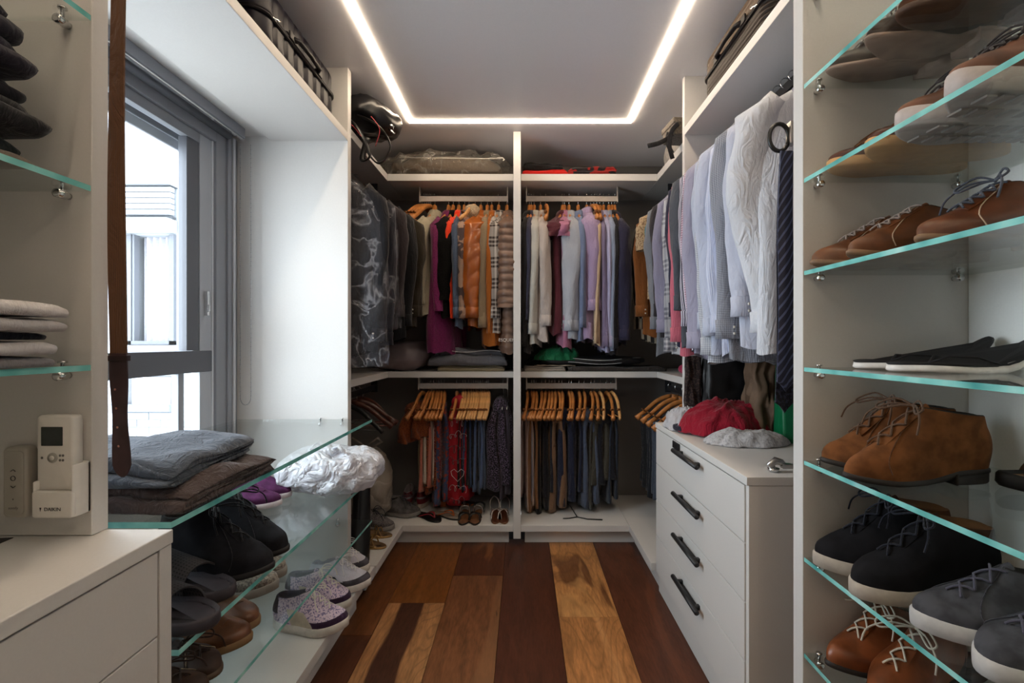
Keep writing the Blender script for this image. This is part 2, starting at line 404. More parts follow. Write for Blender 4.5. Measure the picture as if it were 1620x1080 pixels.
# ---------------------------------------------------------------- window bay unit
wb = empty('window_unit', label='pale laminate surround with overhead shelf and glass shelves framing the window', cat='shelving')
box('side_panel', wb, LAM, -1.338, -.80, 2.14, 2.18, .0, CEIL-.001)
box('side_panel', wb, LAM, -1.338, -.76, .825, .858, .879, CEIL-.001)
box('top_shelf', wb, LAM, -1.153, -.80, .859, 2.139, 2.14, 2.177)
box('top_shelf_back', wb, LAM, -1.338, -1.153, .859, 2.139, 2.16, 2.177)
box('base_platform', wb, LAM, -1.335, -.732, .86, 2.139, .080, .122)
box('base_platform', wb, LAM, -1.335, -.726, 2.181, 2.293, .080, .122)
box('plinth', wb, LAM, -.775, -.76, .86, 2.138, .001, .080)
def glass_shelf(parent, x0, x1, y0, y1, z, th=.012, clips=()):
    m = MB(); m.box(x0, x1, y0, y1, z, z+th)
    m.m = [0, 0, 1, 1, 0, 0] if x1 < 0 else [0, 0, 1, 0, 0, 1]
    o = m.build('glass_shelf', [GLASS, EDGE], parent, False)
    for cx, cy, ax in clips:
        q = MB()
        if ax == 'y': q.lathe([(.004, 0), (.008, .001), (.008, .016), (.006, .02), (.006, .024)], 12, (cx, cy-.024, z-.0085), axis='y')
        else: q.lathe([(.004, 0), (.008, .001), (.008, .016), (.006, .02), (.006, .024)], 12, (cx, cy, z-.0085), axis='x')
        q.lathe([(.003, z-.009), (.003, z+th+.004), (.007, z+th+.004), (.007, z+th+.007)], 10, (cx, cy-.012 if ax == 'y' else cy, 0))
        q.build('shelf_clip', CHROME, o)
    return o
XW = -.688
glass_shelf(wb, -1.30, XW, .915, 2.136, .856, .012, [(-.92, 2.139, 'y'), (-.76+.0-.06, 2.139, 'y')])
glass_shelf(wb, -1.30, XW, .935, 2.136, .593, .012, [(-.84, 2.139, 'y')])
glass_shelf(wb, -1.30, XW, .95, 2.136, .40, .010, [(-.84, 2.139, 'y')])

# ---------------------------------------------------------------- hanging bay on the right
hb = empty('hanging_unit', label='pale laminate hanging bay with overhead shelf above the chest of drawers', cat='wardrobe')
box('side_panel', hb, LAM, .764, 1.338, 2.21, 2.24, .826, CEIL-.001)
box('side_panel', hb, LAM, .68, 1.338, 1.136, 1.176, .001, CEIL-.001)
box('top_shelf', hb, LAM, .764, 1.338, 1.177, 2.209, 2.198, 2.235)
box('back_panel', hb, LAM_SHADE, 1.325, 1.338, 1.177, 2.209, .001, 2.197)

# ---------------------------------------------------------------- shoe shelving
sh = empty('shoe_shelving', label='tall shoe bay with green-edged glass shelves on steel clips', cat='shelving')
box('back_panel', sh, laminate('white_laminate', (.86, .88, .86), .35), 1.081, 1.10, .0, 1.135, .001, CEIL-.001)
box('side_panel', sh, LAM, .68, 1.10, -.04, -.001, .001, CEIL-.001)
SHZ = [2.07, 1.84, 1.612, 1.388, 1.155, .929, .695, .463, .23]
for z in SHZ:
    glass_shelf(sh, .682, 1.080, .002, 1.134, z-.006, .010, [(.712, 1.136, 'y'), (1.046, 1.136, 'y'), (1.081, .98, 'x')] )
def sz(k): return SHZ[k]+.0045

# ---------------------------------------------------------------- chest of drawers
ch = empty('chest_of_drawers', (.66, 1.84, 0), label='pale grey chest of four drawers with black bar handles', cat='chest of drawers')
ch.location = (0, 0, 0)
box('top_board', ch, LAM, .655, 1.322, 1.368, 2.209, .800, .825); box('top_board', ch, LAM, .655, .763, 2.2095, 2.312, .800, .825)
box('side_panel', ch, LAM, .662, 1.322, 1.37, 1.388, .05, .799); box('side_panel', ch, LAM, .662, 1.322, 2.29, 2.31, .126, .799)
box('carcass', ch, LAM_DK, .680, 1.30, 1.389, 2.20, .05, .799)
box('plinth', ch, LAM, .668, .684, 1.37, 2.295, .001, .086)
for za, zb, hz in ((.624, .796, .765), (.448, .624, .584), (.273, .448, .41), (.09, .273, .235)):
    d = box('drawer', ch, LAM, .658, .679, 1.39, 2.308, za+.0015, zb-.0015)
    m = MB(); m.tube([(.632, 1.70, hz), (.632, 1.97, hz)], .0095, 12)
    m.box(.636, .6575, 1.735, 1.75, hz-.006, hz+.006); m.box(.636, .6575, 1.92, 1.935, hz-.006, hz+.006)
    m.box(.640, .6575, 1.74, 1.93, hz-.013, hz-.006)
    h = m.build('handle', BLACKM, d)
m = MB(); m.box(.652, .6575, 1.955, 2.04, .762, .792); m.box(.650, .652, 1.985, 2.01, .770, .784, 1)
m.build('lock_plate', [BLACKM, simple('lock_inset', '151515', .3)], ch, False, .001)

# ---------------------------------------------------------------- counter at the near left
ct = empty('counter_cabinet', label='low drawer cabinet with a thick pale countertop, close to the camera', cat='cabinet')
box('countertop', ct, LAM, -1.335, -.64, -.3, .857, .853, .878, bevel=.002)
box('side_panel', ct, LAM, -1.335, -.643, .829, .857, .001, .852)
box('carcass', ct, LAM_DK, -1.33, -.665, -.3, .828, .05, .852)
for za, zb in ((.70, .850), (.40, .70), (.08, .40)): box('drawer', ct, LAM, -.664, -.645, -.3, .827, za+.0015, zb-.0015)
lu = empty('glass_wall_shelves', label='three glass shelves of dark and white folded clothes beside the counter', cat='shelving')
lu['label'] = 'three green-edged glass shelves above the countertop'
for z in (1.785, 1.485, 1.17):
    glass_shelf(lu, -1.33, -.76, -.3, .823, z, .010, [(-.80, .825, 'y')])

# ================================================================ WINDOW
win = empty('window_1', kind='structure')
def wbx(name, mat, *b, bevel=.002): return box(name, win, mat, *b, bevel=bevel)
wbx('window_frame', ALU, -1.40, -1.30, 1.985, 2.06, WZ0, WZ1)
wbx('window_frame', ALU, -1.40, -1.30, WY0, WY0+.07, WZ0, WZ1)
wbx('window_frame', ALU, -1.40, -1.30, WY0+.07, 1.985, WZ1-.06, WZ1); wbx('window_frame', ALU, -1.40, -1.30, WY0+.07, 1.985, WZ0, WZ0+.06)
wbx('frame_lip', ALU, -1.30, -1.29, 2.05, 2.075, WZ0, WZ1); wbx('frame_lip', laminate('white_lip', hexc('c9cbd2')), -1.297, -1.288, 2.085, 2.10, WZ0, WZ1)
wbx('window_trim', ALU, -1.338, -1.305, 2.06, 2.139, .123, 2.139)
# inner sliding sash
sa = empty('sash', parent=win)
def sbx(par, name, mat, *b): return box(name, par, mat, *b, bevel=.0015)
sbx(sa, 'stile', laminate('sash_light', hexc('a9adb5'), .4), -1.345, -1.315, 1.905, 1.975, WZ0+.06, WZ1-.06)
sbx(sa, 'rail', ALU_DK, -1.345, -1.312, WY0+.07, 1.975, 1.098, 1.185)
sbx(sa, 'rail', ALU, -1.345, -1.315, WY0+.07, 1.904, WZ0+.06, WZ0+.10)
sbx(sa, 'rail', ALU, -1.345, -1.315, WY0+.07, 1.904, WZ1-.10, WZ1-.06)
sbx(sa, 'stile', ALU_DK, -1.352, -1.318, 1.835, 1.904, 1.186, WZ1-.1)
sbx(sa, 'stile', ALU, -1.352, -1.325, 1.80, 1.83, WZ0+.13, 1.097)
sbx(sa, 'stile', laminate('sash_white', hexc('d5d9df'), .4), -1.330, -1.310, 1.975, 1.983, WZ0+.06, WZ1-.06)
lt = MB(); lt.box(-1.315, -1.300, 1.93, 1.942, 1.33, 1.43); lt.box(-1.302, -1.296, 1.932, 1.940, 1.345, 1.375); lt.build('latch', CHROME, sa, False, .001)
wg = bpy.data.materials.new('window_glass'); wg.use_nodes = True; nt = wg.node_tree; nt.nodes.clear()
o_ = N(nt, 'ShaderNodeOutputMaterial'); tr = N(nt, 'ShaderNodeBsdfTransparent'); gl = N(nt, 'ShaderNodeBsdfGlossy'); gl.inputs['Roughness'].default_value = .01
tr.inputs[0].default_value = (.96, .98, .98, 1); mx = N(nt, 'ShaderNodeMixShader')
nt.links.new(schlick(nt), mx.inputs[0]); nt.links.new(tr.outputs[0], mx.inputs[1]); nt.links.new(gl.outputs[0], mx.inputs[2]); nt.links.new(mx.outputs[0], o_.inputs[0])
wbx('pane', wg, -1.337, -1.333, WY0+.07, 1.90, WZ0+.13, 1.098, bevel=0)
wbx('pane', wg, -1.337, -1.333, WY0+.07, 1.84, 1.185, WZ1-.10, bevel=0)
# roller shutter partly lowered outside the glass
for k in range(4): wbx('shutter_slat', ALU_DK if k % 2 else ALU, -1.385, -1.375, WY0+.07, 1.90, 1.985+k*.042, 2.024+k*.042, bevel=.003)
for k in range(12):
    m = MB(); y = 1.15+k*.06; m.box(-1.3745, -1.3735, y, y+.02, 2.060, 2.064); m.build('shutter_slot', simple('painted_slot_daylight', 'e8e8e8', .5), win, False)  # pale strips paint the daylight showing through the shutter holes
# blind cassette in the recess and its bead chain
bl = empty('roller_blind', (-1.22, 1.5, 2.12), label='grey roller blind cassette in the recess above the window', cat='blind')
bl.location = (0, 0, 0)
box('fascia', bl, ALU, -1.235, -1.222, .862, 2.06, 2.115, 2.159); box('bottom_bar', bl, CHROME, -1.24, -1.226, .862, 2.06, 2.106, 2.114)
m = MB(); m.tube([(-1.29, .87, 2.13), (-1.29, 2.05, 2.13)], .022, 14); m.build('blind_roll', ALU_DK, bl)
m = MB()
loop = []
xa, xb, yc = xat(380, 2.09), xat(397, 2.09), 2.09
for z in [2.10-.02*k for k in range(57)]: loop.append((xa, yc, z))
for k in range(1, 12): a = pi*k/12; loop.append(((xa+xb)/2-(xb-xa)/2*cos(a), yc, .975-.035*sin(a)))
for z in [.98+.02*k for k in range(57)]: loop.append((xb, yc, z))
for p in loop: pass
m.tube(loop, .0013, 5)
for i in range(0, len(loop), 1): m.lathe([(.0005, -.003), (.0026, 0), (.0005, .003)], 5, loop[i])
m.build('bead_chain', simple('chain', '8b8c90', .4), bl)

# ================================================================ OUTSIDE: neighbouring wing in white brick
YF = 5.0
nb = empty('neighbour_building', (-4, YF, 0), label='white brick wing with shuttered window and curtain outside', cat='building')
nb.location = (0, 0, 0)
WH = simple('white_render', '8d9299', .9, 0, .02); GR = simple('grey_joint', '72777e', .9, 0, .02)
def fx(px): return xat(px, YF)
def fz(py): return zat(py, YF)
struct('ground', (-14, -1.6, -6, YF-.01, -3.1, -3.0), mat=simple('added_bounce_ground', 'b4b1ad', .9, 0, .1, 2))  # unseen ground added, its tone set by light reaching the overhead shelf
m = MB(); xw0, xw1, zw0, zw1 = fx(203), fx(279), fz(545), fz(372)
m.box(-7, xw0, YF, YF+.3, -2, 5); m.box(xw1, -1.6, YF, YF+.3, -2, 5); m.box(xw0, xw1, YF, YF+.3, zw1, 5); m.box(xw0, xw1, YF, YF+.3, -2, zw0)
m.build('wall', WH, nb, False)
for k in range(5): box('shutter_slat', nb, WH, fx(180), fx(281), YF-.10, YF-.04, fz(343)+k*.06, fz(343)+k*.06+.05, bevel=.006)
box('shutter_box', nb, WH, fx(180), fx(282), YF-.16, YF-.02, fz(370), fz(350))
box('shutter_line', nb, simple('joint_dark', '303338', .8), fx(180), fx(281), YF-.08, YF-.02, fz(349), fz(345))
box('parapet_line', nb, simple('joint_dark', '303338', .8), fx(180), fx(281), YF-.12, YF, fz(299), fz(297))
m = MB(); fr_ = simple('far_frame', '50535a', .6)
m.box(xw0, xw0+.06, YF-.04, YF+.05, zw0, zw1); m.box(xw1-.05, xw1, YF-.04, YF+.05, zw0, zw1); m.box(xw0, xw1, YF-.04, YF+.05, zw0, zw0+.04); m.box(fx(213), fx(216), YF-.03, YF+.04, zw0, zw1)
m.build('window_frame', fr_, nb, False)
box('window_interior', nb, simple('dim_interior', '35302c', .9), xw0, xw1, YF+.28, YF+.30, zw0, zw1)
def cur(u, v): return (fx(214)+(fx(270)-fx(214))*u, YF+.12+.03*sin(u*34), zw0+(zw1-zw0)*v)
MB().grid(70, 4, cur).build('curtain', simple('far_curtain', 'a8a8b0', .9), nb)
box('sill', nb, WH, fx(180), fx(283), YF-.12, YF, fz(552), fz(546))
m = MB(); m.box(fx(180), fx(283), YF-.14, YF-.02, fz(648), fz(638)); m.build('ledge', simple('ledge_grey', '666b74', .8), nb, False)
# lower window behind a lattice of light blocks, and the brick wall below it
box('lower_window', nb, simple('low_glass', '3c3f45', .3), fx(195), fx(283), YF-.03, YF-.005, fz(638), fz(594))
def cur2(u, v): return (fx(215)+(fx(275)-fx(215))*u, YF-.05+.01*sin(u*40), fz(638)+(fz(596)-fz(638))*v)
MB().grid(50, 3, cur2).build('curtain', simple('far_curtain', 'a8a8b0', .9), nb)
bh, bw = .078, .255
bm_ = MB(); bm_.box(.004, bw-.004, -.012, .0, .003, bh-.003); first = None
BR = [simple('white_brick_%d' % k, c, .9, 0, .03) for k, c in enumerate(('8a8d92', '94979b', '80858c'))]
protos = []
for k in range(3): protos.append(None)
rnd = random.Random(3)
for r in range(11):
    for c_ in range(7):
        x = fx(176)+c_*bw+(bw/2 if r % 2 else 0)-.1; z = fz(652)-(r+1)*bh; k = rnd.randrange(3)
        if protos[k] is None:
            protos[k] = bm_.build('brick', BR[k], nb, False); o = protos[k]
        else: o = protos[k].copy(); COL.objects.link(o)
        o.location = (x, YF-.001, z)
box('brick_bed', nb, GR, fx(170), fx(284), YF-.004, YF, fz(652)-11*bh, fz(650))

# ================================================================ SHOES
def lerp(a, b, t): return a+(b-a)*t
def interp(tab, t):
    for (a, va), (b, vb) in zip(tab, tab[1:]):
        if t <= b: return lerp(va, vb, (t-a)/(b-a) if b > a else 0)
    return tab[-1][1]
def outline_pt(th, L, W, toe, foot):
    """point of the sole outline; heel at x=0, toe at x=L"""
    t = (1-cos(th))/2
    g = interp([(0, .70), (.15, .72), (.42, .70), (.70, 1.0), (.85, .93 if toe == 'round' else .80), (1, .8 if toe == 'round' else .62)], t)
    k = max(0.0, 1-abs(2*t-1)**(3.4 if toe == 'round' else 2.9)); hw = W/2*g*k**.5
    s = 1 if sin(th) > 0 else (-1 if sin(th) < 0 else 0)
    return t, t*L, s*hw*(abs(sin(th))**.001 if sin(th) else 0)+foot*.010*sin(pi*t)*1.0-foot*.012*t*t

def shoe(name, label, toe_pt, ang, L=.29, W=.100, toe='round', foot=1, zh=.062, zt=.085, dip=.012, xt=.50, toeh=.045,
         sole=.022, heel=0.0, spring=.010, upper=None, solem=None, lin=None, lace=None, nl=5, group=None, matzones=None, extra=None,
         bow=True, open_w=.056, tongue=True, cat='shoe', roll=0, welt=.004, laces=True):
    z0 = toe_pt[2]
    d = Vector((cos(ang), sin(ang), 0)); base = Vector(toe_pt)-d*L
    o = empty(name, (base.x, base.y, z0), ang, label, cat, group)
    if roll: o.rotation_euler = (roll, 0, ang)
    def zb(t):   # underside of the upper above the ground
        return sole+heel*max(0, min(1, (.45-t)/.2))*1.0+spring*max(0, (t-.68)/.32)**2
    n = 40; m_ = 13
    def S(j, s):
        th = 2*pi*j/n; t, x, y = outline_pt(th, L, W, toe, foot)
        side = 1 if y >= 0 else -1
        tc_ = t; cx_ = .035*L+(xt-.035)*L*tc_
        cy_ = (y/abs(y) if y else 0)*open_w/2*max(0, 1-abs(2*tc_-1)**2.6)**.5
        zc = lerp(zh, zt, tc_**.55)-dip*sin(pi*min(1, tc_*1.1))+sole*.9
        fw = max(0, min(1, (t-.35)/.5)); fw = fw*fw*(3-2*fw)
        a = s**(1+.75*fw)
        rise_side = s**.85
        k = min(.8, toeh*.60/max(zc, .01)); rise_toe = k*(1-(1-s)**6)+(1-k)*(a**1.45)
        zz = zb(t)+(max(zc+heel*.9, zb(t)+.01)-zb(t))*lerp(rise_side, rise_toe, fw)
        bul = .006*sin(pi*min(1, s*1.3))*(1 if y >= 0 else -1)
        yy = lerp(y, cy_, a**(1.25 if zh < .09 else 1.0))+ (bul if abs(y) > .01 else 0)
        xx = lerp(x, cx_, a)
        if t < .12: xx -= .006*sin(pi*s)
        cr = (.0030*nz(xx*34+foot*9, yy*20, zz*40+L*50)*(.3+fw)-.0030*max(0, sin(xx*150+foot))*max(0, 1-abs(t-.72)/.12)*max(0, 1-abs(yy)/.05))*sin(pi*s)
        return Vector((xx, yy, zz+cr))
    rings = [[S(j, i/(m_-1)) for j in range(n)] for i in range(m_)]
    mats = [upper]+(matzones[0] if matzones else [])
    fz_ = (lambda i, j: matzones[1](i/(m_-1), (1-cos(2*pi*(j+.5)/n))/2, sin(2*pi*(j+.5)/n))) if matzones else 0
    m = MB(); m.loft(rings, fz_, False, False); m.build('upper', mats, o)
    # lining and insole
    top = rings[-1]; c = sum(top, Vector())/n
    lr = [top, [p+Vector((0, 0, .0022)) for p in [q+(c-q)*.04 for q in top]], [Vector((q.x+(c.x-q.x)*.12, q.y+(c.y-q.y)*.14, q.z-.01)) for q in top],
          [Vector((q.x+(c.x-q.x)*.10, q.y+(c.y-q.y)*.10, max(sole+.012, q.z-.045))) for q in top], [Vector((q.x+(c.x-q.x)*.25, q.y+(c.y-q.y)*.2, sole+heel*.8+.008)) for q in top]]
    m = MB(); m.loft(lr, 0, False, True); m.build('lining', lin or BLACKM, o)
    # sole
    def so(off, z, tmin=0, tmax=1, zf=None):
        r = []
        for j in range(n):
            t, x, y = outline_pt(2*pi*j/n, L, W, toe, foot); t2 = min(max(t, tmin), tmax)
            x2 = t2*L
            nx = -1 if t < .5 else 1
            r.append(Vector((x2+(x-L/2)/(L/2)*off*1.0, y*(1+off/(W/2)) if t <= tmax else y*.98, (zf(t) if zf else z))))
        return r
    zlow = lambda t: max(0.0, zb(t)-sole)+.0
    zmid = lambda t: zb(t)-sole*.45
    m = MB(); m.loft([so(-.003, 0, zf=zlow), so(welt*.8, 0, zf=lambda t: zlow(t)+.003), so(welt, 0, zf=zmid), so(welt*.9, 0, zf=lambda t: zb(t)-.001), so(-.002, 0, zf=lambda t: zb(t)+.003)], 0); m.build('sole', solem, o)
    if heel > .004:
        r = []
        for zz_, off in ((0, -.001), (.003, .001), (heel+.004, .0015)):
            ring = []
            for j in range(n):
                t, x, y = outline_pt(2*pi*j/n, L, W, toe, foot); x2 = min(x, .30*L); f_ = 1 if t <= .30 else .98
                yy = y if t <= .3 else y*0+ (1 if y >= 0 else -1)*interp([(.3, W/2*.70), (1, 0)], t)
                ring.append(Vector((x2+(-off if t < .1 else 0), yy*(1+off/.05), zz_)))
            r.append(ring)
        m = MB(); m.loft(r, 0); m.build('heel', solem, o)
    # tongue
    def cl(s): return S(n//2, s)
    if tongue:
        a = cl(.62); b2 = cl(1.0)
        def tg(u, v):
            y = (u-.5)*.036*(1-.45*v*v); p = a.lerp(b2, v)+Vector((-.004, 0, .004))
            if v > .75: p = p+Vector((-.012*(v-.75)/.25, 0, .004*((v-.75)/.25)))
            return (p.x, y+p.y*0+foot*(-.004), p.z-(u-.5)**2*.03)
        m = MB(); m.grid(7, 8, tg, 0, .003); m.build('tongue', lin if tongue == 'lin' else upper, o)
    if lace and laces:
        m = MB(); yo = -foot*.003
        P_ = []
        for k in range(nl):
            s = .60+.38*k/(nl-1); p = cl(s); P_.append(p+Vector((0, 0, .0055)))
        for k, p in enumerate(P_):
            hw = .014+.003*k/(nl-1); q = P_[min(k+1, nl-1)]
            for sg in (-1, 1):
                if k < nl-1:
                    m.tube([(p.x, yo-sg*hw, p.z-.004), (lerp(p.x, q.x, .3), yo-sg*hw*.4, lerp(p.z, q.z, .3)+.002), (lerp(p.x, q.x, .7), yo+sg*hw*.4, lerp(p.z, q.z, .7)+.002), (q.x, yo+sg*hw, q.z-.004)], .0021, 6, sm=5)
        if bow:
            p = P_[-1]+Vector((.004, 0, .004)); r2 = random.Random(int(L*1e4)+int(abs(toe_pt[0])*999))
            for sg in (-1, 1):
                l1 = .045+.01*r2.random(); f1 = .02+.02*r2.random()
                m.tube([(p.x, yo, p.z), (p.x+f1*.4, yo+sg*l1*.5, p.z+.012), (p.x+f1, yo+sg*l1, p.z-.002), (p.x+f1*1.3, yo+sg*l1*.8, p.z-.012), (p.x+f1*.5, yo+sg*l1*.3, p.z-.002), (p.x, yo, p.z)], .0021, 6, sm=5)
                m.tube([(p.x, yo, p.z), (p.x+f1*.8, yo+sg*l1*.6, p.z), (p.x+f1*1.6, yo+sg*(l1+.006), p.z-.022), (p.x+f1*2.0, yo+sg*(l1+.010), max(.01, p.z-.05))], .0019, 6, sm=5)
            m.lathe([(.001, -.004), (.0045, 0), (.001, .004)], 8, tuple(p+Vector((0, yo, 0))))
        m.build('laces', lace, o)
    if extra: extra(o, S, n)
    return o

def dim(h, f=.62):
    return tuple(x*f for x in hexc(h))
def leather(h, r=.42): return simple('leather_'+h+str(r), dim(h), r, 0, .28, 22, .5, .15)
def suede(h): return simple('suede_'+h, dim(h), .95, 0, .30, 30, .2, .25)
def rubber(h, r=.6): return simple('rubber_'+h, h, r, 0, .08, 50, .4)
def lace_m(h): return fabric(h, 'plain', rough=.9)
def seam_extra(col, pts_s=(.25,)):
    """raised stitched quarter edge running down each side of the vamp"""
    def f(o, S, n):
        m = MB()
        for sg in (-1, 1):
            pts = []
            for k in range(9):
                v = k/8; j = n//2+sg*(1.2+5.2*v**.8); s = 1-.93*v**1.0
                j0 = int(math.floor(j)); fr_ = j-j0
                p = S(j0, s).lerp(S(j0+1, s), fr_)
                pts.append(p+Vector((0, sg*-.0005, .0018)))
            m.tube(pts, .0011, 5)
        m.build('seam', col, o)
    return f
# ---- right shelves (toes towards the aisle)
TW = pi
def rshoe(px, Yd, k, **kw):
    z = sz(k); kw.setdefault('L', .295)
    X = xat(px, Yd); return shoe(kw.pop('name', 'shoe'), kw.pop('label'), (X, Yd, z), kw.pop('ang', TW), **kw)
BRN = leather('8a4e28', .4); BRN_D = leather('3a2218', .35); COG = leather('a85524', .38)
LIN_T = leather('b98a5c', .7); LIN_D = simple('dark_lining', '15110f', .8)
dk = rubber('241e1b'); tan = rubber('c79a66'); leath_sole = simple('leather_sole', 'a3897c', .6, 0, .2, 18)
for px, y, f, lb in ((1315, 1.085, 1, 'dark brown derby shoe with worn leather sole, top shelf, against the side panel'), (1365, .995, -1, 'dark brown derby shoe with worn leather sole, top shelf, middle one of three')):
    rshoe(px, y, 1, label=lb, toe='point', foot=f, L=.31, W=.10, upper=BRN_D, solem=leath_sole, lin=LIN_D, lace=lace_m('8d8580'), sole=.008, heel=.022, group='shoes on the upper glass shelf', extra=seam_extra(lace_m('8d8580')))
rshoe(1432, .895, 1, label='brown suede boot on the top glass shelf nearest the camera', name='boot', cat='boot', L=.30, upper=suede('5a3622'), solem=leather('6d4a38', .6), lin=LIN_D, lace=lace_m('4a3020'), zh=.10, zt=.12, sole=.012, heel=.018, group='shoes on the upper glass shelf')
for px, y, f, lb in ((1318, 1.085, 1, 'brown boat shoe with honey rubber sole on the second shelf, by the side panel'), (1368, .995, -1, 'brown boat shoe with honey rubber sole, second shelf, beside the grey-soled trainers')):
    rshoe(px, y, 2, label=lb, foot=f, L=.30, W=.105, upper=leather('5c3020'), solem=tan, lin=LIN_T, lace=lace_m('6e4628'), sole=.020, zh=.055, zt=.07, nl=3)
GT = rubber('b5aaa6')
def tread(o, S, n):
    m = MB()
    for i in range(9):
        for sg in (-1, 1):
            x = .03+i*.028; m.box(x, x+.018, sg*.008 if sg > 0 else -.036, .036 if sg > 0 else -.008, -.0009, .003)
    m.build('tread', rubber('9c9391'), o, False, .001)
for px, y, f, lb in ((1432, .895, 1, 'brown trainer with chunky grey treaded sole, second shelf, further one'), (1497, .79, -1, 'brown trainer with chunky grey treaded sole, second shelf, nearer one')):
    rshoe(px, y, 2, name='trainer', label=lb, foot=f, L=.305, W=.112, upper=leather('7c4c34', .6), solem=GT, lin=LIN_D, lace=lace_m('3a3434'), sole=.036, spring=.016, extra=tread, zh=.07, zt=.10)
for px, y, f, lb, a in ((1290, 1.09, 1, 'tan leather derby shoe with grey laces, third shelf, against the side panel', TW), (1336, .99, -1, 'tan leather derby shoe with pale welt stitching, third shelf, in front of its mate', TW+.04), (1463, .83, 1, 'brown leather derby shoe with loose slate laces, third shelf, nearest the camera', TW+.12)):
    rshoe(px, y, 3, label=lb, ang=a, toe='point', foot=f, L=.315, W=.10, upper=leather('84502e') if px != 1463 else leather('7a4426'), solem=leather('a8815f', .6), lin=LIN_D, lace=lace_m('8c7f78' if px != 1463 else '4a4e5a'), sole=.010, heel=.016, zt=.092, extra=seam_extra(lace_m('c0a890')), bow=px == 1463)
# pale rubber slippers / flip soles lying flat
def flat_slipper(px, Yd, k, lb):
    o = empty('flip_flop', (xat(px, Yd), Yd, sz(k)), TW, lb, 'flip-flop'); o.location.x += .30
    def S(j, off, zf):
        t, x, y = outline_pt(2*pi*j/40, .30, .10, 'round', 1); return Vector((x+(x-.15)/.15*off, y*(1+off*20), zf(t)))
    lift = lambda t: .055*max(0, (.35-t)/.35)**1.6+.002*sin(9*t)
    for nm, mt, za, zb_ in (('sole', rubber('e6e2de', .5), 0, .013), ('footbed', rubber('1d1b1c', .7), .0132, .019)):
        MB().loft([[S(j, -.003, lambda t: za+lift(t)) for j in range(40)], [S(j, .001, lambda t: za+.004+lift(t)) for j in range(40)], [S(j, -.004 if nm == 'footbed' else -.001, lambda t: zb_+lift(t)) for j in range(40)]]).build(nm, mt, o)
    m = MB()
    for sg in (-1, 1): m.tube([(.225, 0, .019), (.20, sg*.018, .032), (.16, sg*.036, .030), (.12, sg*.040, .016)], .003, 6, flat=.6)
    m.build('thong_strap', rubber('1d1b1c', .7), o)
flat_slipper(1358, 1.06, 4, 'white-soled black flip-flop on the middle glass shelf, against the side panel')
flat_slipper(1412, .955, 4, 'white-soled black flip-flop on the middle glass shelf, nearer the camera')
for px, y, f, lb in ((1306, 1.065, 1, 'tan suede chukka boot with tied laces, behind its mate against the side panel'), (1330, .965, -1, 'tan suede chukka boot with tied laces, in front of its mate')):
    rshoe(px, y, 5, name='chukka_boot', cat='boot', label=lb, foot=f, toe='point', L=.30, W=.104, upper=suede('85532f'), solem=dk, lin=LIN_D, lace=lace_m('5a4232'), sole=.011, heel=.018, zh=.106, zt=.126, xt=.48, toeh=.05, nl=4, open_w=.06, extra=seam_extra(lace_m('5e3a20')), tongue=True, dip=.004)
def slide(name, lb, x, y, z, ang, L=.29, W=.105, base=None, strap=None, sc_h=.05, x0=.40, x1=.72, holes=True, tilt=0, foot_m=None):
    o = empty(name, (x, y, z), ang, lb, 'slide sandal')
    if tilt: o.rotation_euler = (0, tilt, ang)
    def S(j, off, zz_):
        t, xx, yy = outline_pt(2*pi*j/40, L, W, 'round', 1); return Vector((xx+(xx-L/2)/(L/2)*off, yy*(1+off*20), zz_+.012*max(0, (.25-t)/.25)**2+.006*max(0, (t-.8)/.2)**2))
    MB().loft([[S(j, -.004, 0) for j in range(40)], [S(j, .001, .008) for j in range(40)], [S(j, 0, .024) for j in range(40)], [S(j, -.004, .029) for j in range(40)], [S(j, -.010, .022) for j in range(40)]]).build('sole', base, o)
    MB().loft([[S(j, -.011, .0222) for j in range(40)], [S(j, -.016, .0226) for j in range(40)]]).build('footbed', foot_m or base, o)
    def st(u, v):
        a = pi*u; xx = L*lerp(x0, x1, v)-.02*sin(a); return (xx, -cos(a)*(W/2*(.92+.1*v)), .012+sin(a)**.75*(sc_h+.035*(1-v)))
    m = MB(); m.grid(22, 9, st, 0, .004, uvs=(.17, .10)); m.build('strap', strap, o)
    return o
slide('slide_sandal', 'black slide sandal with tan footbed behind the suede chukka boots', .93+.29, .90, sz(5), TW, base=rubber('171515'), strap=leather('6d5340', .7), sc_h=.05, foot_m=leather('c39a70', .7))
for px, y, f, lb in ((1296, 1.07, 1, 'black nubuck high-top with white sole, against the side panel'), (1343, .965, -1, 'black nubuck high-top with white sole and trailing lace, in front of its mate')):
    rshoe(px, y, 6, name='high_top', label=lb, foot=f, L=.30, W=.108, upper=suede('1c1b1f'), solem=rubber('a89e92', .8), lin=leather('9a6a40', .6), lace=lace_m('1d1f2a'), sole=.030, spring=.004, zh=.112, zt=.135, xt=.46, toeh=.055, nl=4, open_w=.066, dip=.006)
GSU = suede('55555b')
for px, y, f, lb in ((1458, .835, 1, 'grey suede slip-on trainer with white sole, on the shelf edge further from the camera'), (1542, .735, -1, 'grey suede slip-on trainer with white sole, nearest the camera')):
    rshoe(px, y, 6, name='trainer', label=lb, foot=f, ang=TW+.03, L=.30, W=.108, upper=GSU, solem=rubber('b9b6b4', .8), lin=LIN_D, lace=lace_m('4c4a58'), sole=.030, spring=.004, zh=.07, zt=.088, nl=4, bow=False, extra=seam_extra(lace_m('33323a')))
slide('slide_sandal', 'black ribbed slide sandal behind the black high-tops', 1.235-.16+.13, .88, sz(6), TW, L=.27, base=rubber('121213'), strap=rubber('121213'))
